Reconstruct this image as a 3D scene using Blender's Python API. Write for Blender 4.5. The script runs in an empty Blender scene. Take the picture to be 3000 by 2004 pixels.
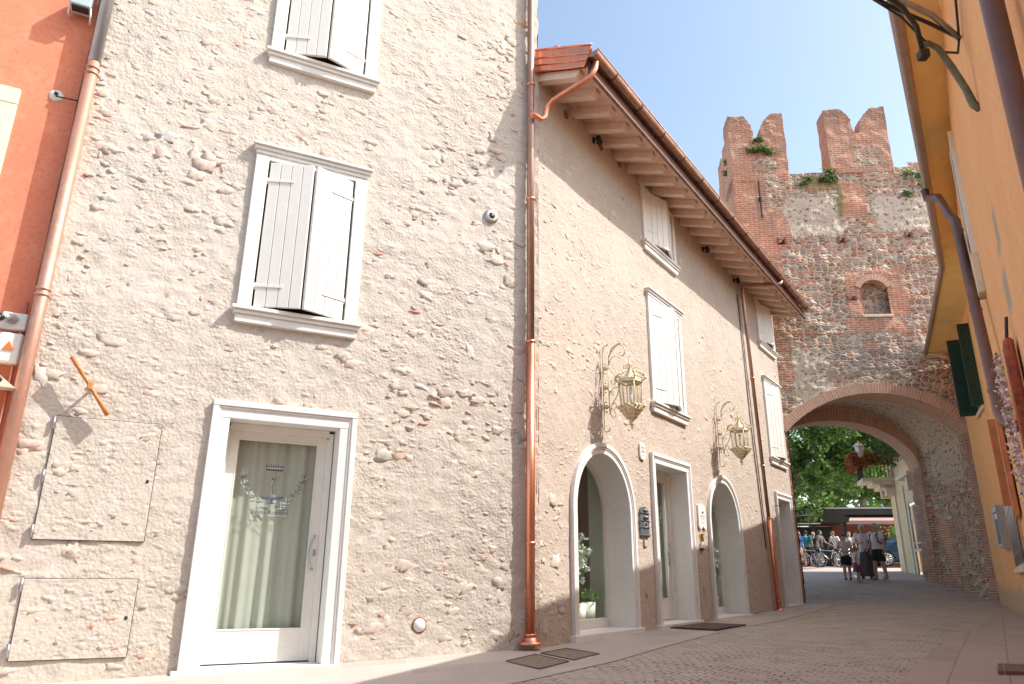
import bpy, bmesh, math, random
import numpy as np
from mathutils import Vector, Matrix, noise
R = math.radians
rnd = random.Random(7)
sc = bpy.context.scene

# ------------------------------------------------------------------ camera, light, exposure
cam = bpy.data.cameras.new('camera'); co = bpy.data.objects.new('camera', cam)
sc.collection.objects.link(co); sc.camera = co
cam.sensor_width = 36; cam.lens = 2112 / 3000 * 36; cam.clip_end = 500; cam.clip_start = .05
pitch, roll = R(17.8), R(.53)
cp, sp = math.cos(pitch), math.sin(pitch)
r0, u0, f0 = Vector((1, 0, 0)), Vector((0, -sp, cp)), Vector((0, cp, sp))
rx = math.cos(roll) * r0 + math.sin(roll) * u0; ux = -math.sin(roll) * r0 + math.cos(roll) * u0
m = Matrix((rx, ux, -f0)).transposed().to_4x4(); co.matrix_world = m
SUN_EL = R(48); SUN_V = Vector((.9876, -.157)) ; SUN_V.normalize()
toward = Vector((SUN_V.x * math.cos(SUN_EL), SUN_V.y * math.cos(SUN_EL), math.sin(SUN_EL)))
sl = bpy.data.lights.new('sun', 'SUN'); sl.energy = 2.6; sl.angle = R(.53); sl.color = (1, .955, .90)
so = bpy.data.objects.new('sun', sl); sc.collection.objects.link(so)
so.rotation_euler = toward.to_track_quat('Z', 'Y').to_euler(); so.location = (10, -5, 30)
w = bpy.data.worlds.new('World'); sc.world = w; w.use_nodes = True
nt = w.node_tree; bg = nt.nodes['Background']
sky = nt.nodes.new('ShaderNodeTexSky'); sky.sky_type = 'NISHITA'; sky.sun_disc = False
sky.sun_elevation = SUN_EL; sky.sun_rotation = math.atan2(SUN_V.x, SUN_V.y)
sky.air_density = 1.0; sky.dust_density = 2.2; sky.ozone_density = 1.2; sky.altitude = 50
sky_tint = nt.nodes.new('ShaderNodeMix'); sky_tint.data_type = 'RGBA'; sky_tint.blend_type = 'MULTIPLY'; sky_tint.inputs[0].default_value = 1; sky_tint.inputs[7].default_value = (1.0, .955, .86, 1)   # warm tint multiplied into the sky: less blue, warmer fill light
nt.links.new(sky.outputs[0], sky_tint.inputs[6]); nt.links.new(sky_tint.outputs[2], bg.inputs[0]); bg.inputs[1].default_value = .15
vs = sc.view_settings; vs.view_transform = 'Standard'; vs.look = 'None'; vs.exposure = 1.26; vs.gamma = 1
sc.cycles.max_bounces = 10; sc.cycles.diffuse_bounces = 6; sc.cycles.transparent_max_bounces = 12

# ------------------------------------------------------------------ materials
def V2(a): return (a[0], a[1], a[2], 1)
class NT:
    def __init__(s, name):
        s.m = bpy.data.materials.new(name); s.m.use_nodes = True; s.t = s.m.node_tree
        s.b = s.t.nodes['Principled BSDF']; s.out = s.t.nodes['Material Output']
    def n(s, typ, **k):
        x = s.t.nodes.new(typ)
        for a, b in k.items():
            if a.startswith('i_'):
                key = a[2:]; key = int(key) if key.isdigit() else key.replace('_', ' ')
                x.inputs[key].default_value = b
            else: setattr(x, a, b)
        return x
    def l(s, a, b): s.t.links.new(a, b)
    def coord(s, kind='Object', scale=(1, 1, 1)):
        tc = s.n('ShaderNodeTexCoord'); mp = s.n('ShaderNodeMapping'); mp.inputs['Scale'].default_value = scale
        s.l(tc.outputs[kind], mp.inputs[0]); return mp.outputs[0]
    def noise(s, co, scale, detail=5, rough=.6, dist=0):
        x = s.n('ShaderNodeTexNoise'); x.inputs['Scale'].default_value = scale; x.inputs['Detail'].default_value = detail
        x.inputs['Roughness'].default_value = rough; x.inputs['Distortion'].default_value = dist
        s.l(co, x.inputs['Vector']); return x.outputs[0]
    def ramp(s, v, stops):
        x = s.n('ShaderNodeValToRGB'); e = x.color_ramp.elements
        while len(e) < len(stops): e.new(.5)
        for i, (p, c) in enumerate(stops): e[i].position = p; e[i].color = V2(c) if len(c) == 3 else c
        s.l(v, x.inputs[0]); return x.outputs[0]
    def mix(s, a, b, f, mode='MIX'):
        x = s.n('ShaderNodeMix', data_type='RGBA', blend_type=mode)
        for i, v in ((0, f), (6, a), (7, b)):
            if hasattr(v, 'is_linked') or hasattr(v, 'links'): s.l(v, x.inputs[i])
            elif isinstance(v, (int, float)): x.inputs[i].default_value = v
            else: x.inputs[i].default_value = V2(v)
        return x.outputs[2]
    def math(s, op, a, b=0, clamp=False):
        x = s.n('ShaderNodeMath', operation=op, use_clamp=clamp)
        for i, v in ((0, a), (1, b)):
            if hasattr(v, 'links'): s.l(v, x.inputs[i])
            else: x.inputs[i].default_value = v
        return x.outputs[0]
    def bump(s, h, strength=.5, dist=.01, prev=None):
        x = s.n('ShaderNodeBump'); x.inputs['Strength'].default_value = strength; x.inputs['Distance'].default_value = dist
        s.l(h, x.inputs['Height'])
        if prev is not None: s.l(prev, x.inputs['Normal'])
        s.l(x.outputs[0], s.b.inputs['Normal']); return x.outputs[0]
    def base(s, c):
        if hasattr(c, 'links'): s.l(c, s.b.inputs['Base Color'])
        else: s.b.inputs['Base Color'].default_value = V2(c)
    def attr(s, name):
        x = s.n('ShaderNodeAttribute', attribute_name=name); return x

def plain(name, c, rough=.6, metal=0, var=.12, scale=6, bump=0, c2=None, bscale=None):
    k = NT(name); co = k.coord()
    n1 = k.noise(co, scale, 6); a = tuple(x * (1 - var) for x in c); b = c2 or tuple(min(1, x * (1 + var)) for x in c)
    k.base(k.ramp(n1, [(.3, a), (.7, b)])); k.b.inputs['Roughness'].default_value = rough; k.b.inputs['Metallic'].default_value = metal
    if bump: k.bump(k.noise(co, bscale or scale * 6, 6), .6, bump)
    return k.m

def plaster_mat(name, c1, c2, c3, bump1=.012, rub=False):
    k = NT(name); co = k.coord()
    n1 = k.noise(co, 1.1, 6, .6); n2 = k.noise(co, 22, 8, .7); n3 = k.noise(co, 5, 5, .6)
    c = k.mix(c1, c2, k.ramp(n1, [(.35, (0, 0, 0)), (.65, (1, 1, 1))]))
    c = k.mix(c, c3, k.ramp(n3, [(.5, (0, 0, 0)), (.75, (.7, .7, .7))]))
    c = k.mix(c, tuple(x * .78 for x in c2), k.ramp(n2, [(.3, (.8, .8, .8)), (.5, (0, 0, 0))]))
    at = k.attr('tint'); c = k.mix(c, at.outputs['Color'], at.outputs['Alpha'])
    k.base(c); k.b.inputs['Roughness'].default_value = .95
    v = k.n('ShaderNodeTexVoronoi'); v.inputs['Scale'].default_value = 30; k.l(co, v.inputs['Vector'])
    q = 1 if rub else .18
    amt = k.ramp(n1, [(.36, (.35,) * 3), (.62, (1, 1, 1))])
    b1 = k.bump(n3, .8 * q, .022); b2 = k.bump(k.math('MULTIPLY', n2, amt), .75, bump1 * .75, b1); b3 = k.bump(k.math('MULTIPLY', v.outputs['Distance'], amt), .55 * q, .012, b2)
    if rub:      # cobbles buried under the render coat, in loose courses
        tc = k.n('ShaderNodeTexCoord'); wn = k.n('ShaderNodeTexNoise'); wn.inputs['Scale'].default_value = 5; wn.inputs['Detail'].default_value = 3; k.l(tc.outputs['UV'], wn.inputs['Vector'])
        dm = k.n('ShaderNodeVectorMath', operation='MULTIPLY_ADD'); k.l(wn.outputs[1], dm.inputs[0]); dm.inputs[1].default_value = (.10, .05, 0); k.l(tc.outputs['UV'], dm.inputs[2])
        mp = k.n('ShaderNodeMapping'); mp.inputs['Scale'].default_value = (7.5, 15, 1); k.l(dm.outputs[0], mp.inputs[0])
        vo = k.n('ShaderNodeTexVoronoi', voronoi_dimensions='2D'); vo.inputs['Scale'].default_value = 1; k.l(mp.outputs[0], vo.inputs['Vector'])
        sc_ = k.n('ShaderNodeSeparateColor'); k.l(vo.outputs['Color'], sc_.inputs[0])
        dome = k.ramp(vo.outputs['Distance'], [(.12, (1, 1, 1)), (.42, (0, 0, 0))]); on = k.ramp(sc_.outputs[0], [(.55, (0, 0, 0)), (.95, (1, 1, 1))])
        msk = k.math('MULTIPLY', k.math('MULTIPLY', dome, on), k.ramp(n1, [(.35, (.25,) * 3), (.6, (1, 1, 1))]))
        k.bump(msk, .8, .011, b3)
        cr = k.ramp(k.noise(mp.outputs[0], 1.3, 6, .7), [(.28, (.8, .8, .8)), (.40, (0, 0, 0))])
        cc = k.mix(c, tuple(x * .60 for x in c2), k.math('MULTIPLY', cr, .75)); cc = k.mix(cc, k.ramp(sc_.outputs[1], [(0, (.44, .40, .37)), (.3, (.62, .55, .47)), (.6, (.58, .46, .40)), (.8, (.40, .40, .38)), (1, (.60, .42, .33))]), k.math('MULTIPLY', msk, .38)); k.base(cc)
    return k.m
M = {}
M['plaster_a'] = plaster_mat('rubble_plaster_old_house', (.57, .515, .445), (.51, .455, .39), (.61, .565, .505), rub=True)
M['plaster_b'] = plaster_mat('rubble_plaster_row_house', (.49, .42, .355), (.44, .37, .31), (.53, .47, .405), .009, True)
def stone_mat():
    k = NT('embedded_stone'); co = k.coord(); at = k.attr('Col')
    n = k.noise(co, 30, 7, .7); c = k.mix(at.outputs['Color'], (.25, .2, .17), k.ramp(n, [(.3, (.45, .45, .45)), (.55, (0, 0, 0))]))
    c = k.mix(c, (.60, .505, .41), k.ramp(k.noise(co, 11, 6, .7), [(.50, (0, 0, 0)), (.56, (.92, .92, .92))]))
    k.base(c); k.b.inputs['Roughness'].default_value = .85; k.bump(n, .5, .008); return k.m
M['stone'] = stone_mat()
def marble():
    k = NT('white_marble'); co = k.coord(); n = k.noise(co, 3, 8, .65, 1.5); n2 = k.noise(co, 40, 4)
    c = k.ramp(n, [(.44, (.74, .73, .70)), (.5, (.69, .685, .67)), (.53, (.74, .73, .70))])
    k.base(c); k.b.inputs['Roughness'].default_value = .55; k.bump(n2, .2, .002); return k.m
M['marble'] = marble()
M['white_wood'] = plain('white_painted_wood', (.73, .72, .67), .5, 0, .03, 12)
M['white_plastic'] = plain('white_plastic', (.74, .73, .68), .4, 0, .03)
M['cream_stone'] = plain('cream_limestone', (.66, .60, .47), .8, 0, .08, 4, .004)
def copper(name, c1, c2, c3, rough, metal=1.0):
    k = NT(name); co = k.coord('Object', (1, 1, .35))
    n = k.noise(co, 5, 6, .65); n2 = k.noise(co, 28, 5, .6)
    c = k.mix(k.ramp(n, [(.35, c1), (.6, c2)]), c3, k.ramp(n2, [(.55, (0, 0, 0)), (.72, (.8, .8, .8))]))
    k.base(c); k.b.inputs['Metallic'].default_value = metal
    k.l(k.ramp(n, [(.3, (rough - .12,) * 3), (.7, (rough + .15,) * 3)]), k.b.inputs['Roughness']); k.bump(n2, .15, .003); return k.m
M['copper'] = copper('bright_copper', (.90, .42, .27), (.80, .33, .20), (.62, .30, .22), .36)
M['copper_dull'] = copper('aged_copper', (.52, .33, .25), (.38, .23, .17), (.40, .31, .27), .45, .85)
M['copper_dark'] = copper('dark_copper', (.22, .12, .09), (.15, .08, .06), (.2, .13, .1), .5, .7)
M['copper_old'] = copper('weathered_copper', (.60, .34, .25), (.46, .25, .18), (.52, .40, .34), .5, .6)
M['zinc'] = copper('galvanised_zinc', (.50, .52, .54), (.38, .40, .43), (.55, .55, .56), .4, .9)
M['gutter_brown'] = plain('grey_brown_gutter_metal', (.33, .26, .225), .4, .2, .15, 5)
M['brown_metal'] = plain('brown_painted_metal', (.19, .11, .09), .42, .2, .2, 5)
M['dark_metal'] = plain('dark_metal', (.05, .045, .04), .45, .6, .2)
M['gold'] = copper('gilded_iron', (.74, .66, .46), (.60, .50, .32), (.82, .76, .62), .5, .25)
M['rust'] = plain('rusty_painted_iron', (.50, .20, .06), .6, .1, .25, 20)
M['rafter'] = plain('limewashed_rafter_wood', (.76, .60, .49), .7, 0, .12, 4, .003)
M['board'] = plain('soffit_board_wood', (.68, .46, .34), .7, 0, .18, 5, .003)
M['roof_tile'] = plain('terracotta_tile', (.42, .20, .12), .8, 0, .3, 5, .01)
M['orange'] = plaster_mat('orange_plaster', (.86, .50, .24), (.82, .45, .20), (.87, .55, .30), .002)
M['orange_dark'] = plaster_mat('brownish_plaster', (.62, .34, .20), (.58, .31, .18), (.62, .40, .26), .002)
M['yellow'] = plain('yellow_painted_soffit', (.86, .64, .27), .75, 0, .07, 2.5)
M['red'] = plaster_mat('red_plaster', (.72, .245, .14), (.66, .21, .12), (.74, .30, .19), .0015)
M['green'] = plain('dark_green_paint', (.006, .04, .026), .35, 0, .25, 8)
M['brown_wood'] = plain('orange_brown_wood', (.50, .17, .05), .5, 0, .2, 6)
M['door_wood'] = plain('grey_brown_wood', (.20, .14, .10), .7, 0, .25, 6)
M['curtain'] = plain('sheer_curtain_fabric', (.47, .485, .445), .9, 0, .05, 1.5)
M['inside'] = plain('interior_paint_sage', (.52, .55, .475), .9, 0, .03)
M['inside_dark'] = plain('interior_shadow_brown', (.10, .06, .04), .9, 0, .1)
M['foliage'] = None
M['black'] = plain('black_iron', (.03, .03, .032), .5, .5, .2, 10)
M['plaque_grey'] = plain('pewter_relief', (.20, .22, .24), .45, .6, .3, 30, .004)
M['brass'] = plain('polished_brass', (.65, .42, .12), .3, 1, .1)
M['rubber'] = plain('tyre_rubber', (.02, .02, .022), .85, 0, .2)
M['alloy'] = plain('alloy_metal', (.62, .63, .65), .35, .8, .05)
M['car_paint'] = plain('dark_blue_car_paint', (.012, .05, .12), .2, .3, .05)
M['skin'] = plain('skin', (.52, .30, .21), .55, 0, .06)
M['pink_awning'] = plain('dusty_pink_awning_cloth', (.42, .27, .24), .9, 0, .06)
M['yellow_wall'] = plaster_mat('ochre_house_plaster', (.72, .58, .36), (.64, .50, .30), (.70, .60, .44), .003)
M['brick_red'] = plain('red_brown_wall', (.26, .10, .07), .9, 0, .2)
M['bark'] = plain('plane_tree_bark', (.30, .24, .17), .9, 0, .3, 3, .02)
M['mat'] = plain('door_mat_fibre', (.11, .075, .06), .95, 0, .3, 60, .006)
M['orange_plastic'] = plain('orange_lamp_plastic', (.75, .16, .03), .3, 0, .05)
def glassm(name, tint, f=1.0):
    k = NT(name); k.t.nodes.remove(k.b)
    tr = k.n('ShaderNodeBsdfTransparent'); tr.inputs[0].default_value = V2(tint)
    gl = k.n('ShaderNodeBsdfGlossy'); gl.inputs['Roughness'].default_value = .01
    ge = k.n('ShaderNodeNewGeometry'); dp = k.n('ShaderNodeVectorMath', operation='DOT_PRODUCT'); k.l(ge.outputs['Normal'], dp.inputs[0]); k.l(ge.outputs['Incoming'], dp.inputs[1])
    gr = k.math('POWER', k.math('SUBTRACT', 1, k.math('ABSOLUTE', dp.outputs['Value']), True), 4.0)
    ff = k.math('ADD', k.math('MULTIPLY', gr, .92), .07 * f, True)
    mx = k.n('ShaderNodeMixShader'); k.l(ff, mx.inputs[0]); k.l(tr.outputs[0], mx.inputs[1]); k.l(gl.outputs[0], mx.inputs[2])
    k.l(mx.outputs[0], k.out.inputs[0]); return k.m
M['glass'] = glassm('shop_window_glass', (.90, .95, .91))
M['lamp_glass'] = glassm('clear_lantern_glass', (.93, .94, .92), .6)
def leafm(name, c1, c2, c3):
    k = NT(name); at = k.attr('Col'); c = k.mix(at.outputs['Color'], c2, .25)
    k.base(c); k.b.inputs['Roughness'].default_value = .5
    tl = k.n('ShaderNodeBsdfTranslucent'); k.l(k.mix(c, c3, .5), tl.inputs[0]); mx = k.n('ShaderNodeMixShader'); mx.inputs[0].default_value = .35
    k.l(k.b.outputs[0], mx.inputs[1]); k.l(tl.outputs[0], mx.inputs[2]); k.l(mx.outputs[0], k.out.inputs[0]); return k.m
M['leaf'] = leafm('green_leaves', (.05, .1, .03), (.06, .12, .03), (.2, .34, .05))
def colm(name, rough=.85):
    k = NT(name); at = k.attr('Col'); n = k.noise(k.coord(), 25, 4)
    k.base(k.mix(at.outputs['Color'], (.0, .0, .0), k.ramp(n, [(.3, (.22, .22, .22)), (.6, (0, 0, 0))]))); k.b.inputs['Roughness'].default_value = rough; return k.m
M['cloth'] = colm('woven_cloth'); M['petal'] = colm('flower_petals', .7)

def masonry():      # tower: brick / rubble / plaster by painted-on wall zones ('mask' attribute)
    k = NT('medieval_masonry'); tc = k.n('ShaderNodeTexCoord'); uv = tc.outputs['UV']
    mp = k.n('ShaderNodeMapping'); k.l(uv, mp.inputs[0]); co = mp.outputs[0]
    wn = k.n('ShaderNodeTexNoise'); wn.inputs['Scale'].default_value = 2.2; wn.inputs['Detail'].default_value = 4; k.l(co, wn.inputs['Vector'])
    dm = k.n('ShaderNodeVectorMath', operation='MULTIPLY_ADD'); k.l(wn.outputs[1], dm.inputs[0]); dm.inputs[1].default_value = (.06, .03, 0); k.l(co, dm.inputs[2])
    br = k.n('ShaderNodeTexBrick'); k.l(dm.outputs[0], br.inputs['Vector']); br.inputs['Scale'].default_value = 1
    br.inputs['Brick Width'].default_value = .25; br.inputs['Row Height'].default_value = .068; br.inputs['Mortar Size'].default_value = .011
    br.inputs['Mortar Smooth'].default_value = .3
    br.inputs['Color1'].default_value = V2((.64, .29, .17)); br.inputs['Color2'].default_value = V2((.45, .20, .125)); br.inputs['Mortar'].default_value = V2((.76, .61, .48))
    n1 = k.noise(co, 1.3, 5); n2 = k.noise(co, 14, 7, .7)
    brc = k.mix(br.outputs[0], (.34, .20, .15), k.ramp(k.noise(co, .9, 5), [(.5, (0, 0, 0)), (.7, (.6, .6, .6))]))
    brc = k.mix(brc, (.50, .24, .14), k.ramp(n2, [(.55, (0, 0, 0)), (.75, (.55, .55, .55))]))
    ms = k.n('ShaderNodeMapping'); ms.inputs['Scale'].default_value = (5.6, 10.5, 1); k.l(dm.outputs[0], ms.inputs[0])
    vo = k.n('ShaderNodeTexVoronoi', voronoi_dimensions='2D'); vo.inputs['Scale'].default_value = 1; vo.inputs['Randomness'].default_value = .85; k.l(ms.outputs[0], vo.inputs['Vector'])
    ve = k.n('ShaderNodeTexVoronoi', voronoi_dimensions='2D', feature='DISTANCE_TO_EDGE'); ve.inputs['Scale'].default_value = 1; ve.inputs['Randomness'].default_value = .85; k.l(ms.outputs[0], ve.inputs['Vector'])
    sx = k.n('ShaderNodeSeparateColor'); k.l(vo.outputs['Color'], sx.inputs[0])
    cc = k.ramp(sx.outputs[0], [(0, (.38, .22, .15)), (.2, (.50, .40, .30)), (.36, (.34, .31, .26)), (.52, (.56, .30, .19)), (.66, (.56, .47, .36)), (.8, (.26, .20, .155)), (.9, (.68, .59, .47)), (1, (.80, .74, .63))])
    cc.node.color_ramp.interpolation = 'CONSTANT'
    edge = k.ramp(ve.outputs['Distance'], [(.04, (1, 1, 1)), (.13, (0, 0, 0))])
    rub = k.mix(cc, (.70, .57, .43), edge)
    # thin brick courses running through the rubble
    sy = k.n('ShaderNodeSeparateXYZ'); k.l(dm.outputs[0], sy.inputs[0])
    crs = k.math('FRACT', k.math('MULTIPLY', sy.outputs[1], 2.6)); crm = k.math('LESS_THAN', crs, .13)
    rub = k.mix(rub, brc, k.math('MULTIPLY', crm, k.ramp(n1, [(.42, (0, 0, 0)), (.5, (1, 1, 1))])))
    pl = k.mix((.76, .67, .54), (.64, .55, .43), n1)
    pitm = k.ramp(k.noise(co, 9, 4, .6), [(.56, (0, 0, 0)), (.62, (.9, .9, .9))]); pl = k.mix(pl, (.17, .12, .1), pitm)
    at = k.attr('mask'); sm = k.n('ShaderNodeSeparateColor'); k.l(at.outputs['Color'], sm.inputs[0])
    def thr(ch, amt=.55):
        v = k.math('ADD', sm.outputs[ch], k.math('MULTIPLY', k.math('SUBTRACT', n2, .5), amt))
        return k.ramp(v, [(.44, (0, 0, 0)), (.56, (1, 1, 1))])
    b_, p_, g_ = thr(0, .75), thr(1, 1.1), thr(2)
    c = k.mix(rub, pl, p_); c = k.mix(c, brc, b_); c = k.mix(c, (.26, .25, .09), k.math('MULTIPLY', g_, .75))
    soot = k.ramp(k.noise(co, .55, 6, .65), [(.52, (0, 0, 0)), (.75, (.38, .38, .38))])
    c = k.mix(c, (.22, .17, .14), soot)
    at2 = k.attr('tint'); c = k.mix(c, at2.outputs['Color'], at2.outputs['Alpha'])
    k.base(c); k.b.inputs['Roughness'].default_value = .95
    hb = k.math('SUBTRACT', 1, br.outputs['Fac']); hr = k.ramp(ve.outputs['Distance'], [(.03, (0, 0, 0)), (.3, (1, 1, 1))])
    h = k.mix(k.mix(hr, n2, p_), hb, b_); x = k.bump(h, .9, .035); k.bump(n2, .7, .02, x); return k.m
M['masonry'] = masonry()
def voussoir():
    k = NT('arch_brick'); tc = k.n('ShaderNodeTexCoord'); br = k.n('ShaderNodeTexBrick'); k.l(tc.outputs['UV'], br.inputs['Vector']); br.inputs['Scale'].default_value = 1
    br.offset = 0; br.inputs['Brick Width'].default_value = .075; br.inputs['Row Height'].default_value = .27; br.inputs['Mortar Size'].default_value = .010
    br.inputs['Color1'].default_value = V2((.64, .37, .25)); br.inputs['Color2'].default_value = V2((.52, .30, .21)); br.inputs['Mortar'].default_value = V2((.74, .60, .48))
    n = k.noise(tc.outputs['UV'], 3, 6); c = k.mix(br.outputs[0], (.48, .37, .29), k.ramp(n, [(.5, (0, 0, 0)), (.65, (.8, .8, .8))]))
    k.base(c); k.b.inputs['Roughness'].default_value = .95; k.bump(k.math('SUBTRACT', 1, br.outputs['Fac']), .8, .02); return k.m
M['voussoir'] = voussoir()
def setts():
    k = NT('porphyry_setts'); tc = k.n('ShaderNodeTexCoord'); uv = tc.outputs['UV']
    s = k.n('ShaderNodeSeparateXYZ'); k.l(uv, s.inputs[0])
    # rows bent into shallow arcs, as fan-laid setts are
    xx = k.math('PINGPONG', s.outputs[0], .75); arc = k.math('MULTIPLY', k.math('MULTIPLY', xx, xx), .85)
    y2 = k.math('ADD', s.outputs[1], arc); cb = k.n('ShaderNodeCombineXYZ'); k.l(s.outputs[0], cb.inputs[0]); k.l(y2, cb.inputs[1])
    wn = k.n('ShaderNodeTexNoise'); wn.inputs['Scale'].default_value = 6; k.l(uv, wn.inputs['Vector'])
    dm = k.n('ShaderNodeVectorMath', operation='MULTIPLY_ADD'); k.l(wn.outputs[1], dm.inputs[0]); dm.inputs[1].default_value = (.12, .085, 0); k.l(cb.outputs[0], dm.inputs[2])
    br = k.n('ShaderNodeTexBrick'); k.l(dm.outputs[0], br.inputs['Vector']); br.inputs['Scale'].default_value = 1
    br.inputs['Brick Width'].default_value = .13; br.inputs['Row Height'].default_value = .105; br.inputs['Mortar Size'].default_value = .010; br.inputs['Mortar Smooth'].default_value = .5
    br.inputs['Color1'].default_value = V2((.54, .475, .395)); br.inputs['Color2'].default_value = V2((.38, .325, .27)); br.inputs['Mortar'].default_value = V2((.075, .06, .05))
    n1 = k.noise(uv, .7, 6); n2 = k.noise(uv, 9, 5); n3 = k.noise(uv, 60, 3)
    c = k.mix(br.outputs[0], (.50, .445, .36), k.ramp(n1, [(.4, (0, 0, 0)), (.65, (.5, .5, .5))])); c = k.mix(c, (.50, .405, .33), k.ramp(n2, [(.5, (0, 0, 0)), (.7, (.4, .4, .4))])); c = k.mix(c, (.52, .46, .375), k.ramp(k.noise(uv, 2.2, 4), [(.42, (0, 0, 0)), (.6, (.6, .6, .6))]))
    c = k.mix(c, (.49, .43, .355), k.math('MULTIPLY', br.outputs['Fac'], k.ramp(k.noise(uv, 3.3, 5, .7), [(.50, (.0,) * 3), (.64, (.8,) * 3)])))
    k.base(c); k.l(k.ramp(n2, [(.3, (.6,) * 3), (.7, (.85,) * 3)]), k.b.inputs['Roughness'])
    x = k.bump(k.math('SUBTRACT', 1, br.outputs['Fac']), .8, .014); k.bump(n3, .3, .004, x); return k.m
M['setts'] = setts()
def flags(name, w_, h_, c1, c2, c3, mo=(.52, .46, .42)):
    k = NT(name); tc = k.n('ShaderNodeTexCoord'); uv = tc.outputs['UV']; br = k.n('ShaderNodeTexBrick'); k.l(uv, br.inputs['Vector']); br.inputs['Scale'].default_value = 1
    br.offset = 0.5; br.inputs['Brick Width'].default_value = w_; br.inputs['Row Height'].default_value = h_; br.inputs['Mortar Size'].default_value = .008
    br.inputs['Color1'].default_value = V2(c1); br.inputs['Color2'].default_value = V2(c2); br.inputs['Mortar'].default_value = V2(mo); br.inputs['Bias'].default_value = 0
    n = k.noise(uv, 2.5, 6); n3 = k.noise(uv, 50, 4); c = k.mix(br.outputs[0], c3, k.ramp(n, [(.4, (0, 0, 0)), (.7, (.6, .6, .6))]))
    k.base(c); k.b.inputs['Roughness'].default_value = .75; x = k.bump(k.math('SUBTRACT', 1, br.outputs['Fac']), .5, .006); k.bump(n3, .25, .003, x); return k.m
M['flags'] = flags('porphyry_flagstones', .72, .38, (.52, .455, .40), (.40, .35, .32), (.47, .42, .36))
M['flags_r'] = flags('reddish_flagstones', .9, .45, (.48, .37, .31), (.37, .30, .26), (.44, .39, .33), (.27, .21, .18))
M['ground'] = plain('square_paving', (.42, .36, .32), .85, 0, .12, .8, .004)

# ------------------------------------------------------------------ mesh helpers
class Fr:           # a wall's own frame: s along it, n out of it, z up
    def __init__(s, o, yaw, side=1):
        y = R(yaw); s.o = Vector((o[0], o[1], 0)); s.d = Vector((math.sin(y), math.cos(y), 0)); s.n = side * Vector((math.cos(y), -math.sin(y), 0)); s.yaw = yaw
    def __call__(s, a, n, z): return s.o + s.d * a + s.n * n + Vector((0, 0, z))
W = Fr((0, 0), 90, -1)          # world: s = x, n = y
FA = Fr((.330, 9.158), 63.5); FB = Fr((.330, 9.158), 34.6)
T0 = FB(12.62, 0, 0); FT = Fr((T0.x, T0.y), 95)
P3 = (10.29, 15.25); F1 = Fr(P3, 32.84, -1); F2 = Fr(P3, 26.5, -1)

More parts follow.
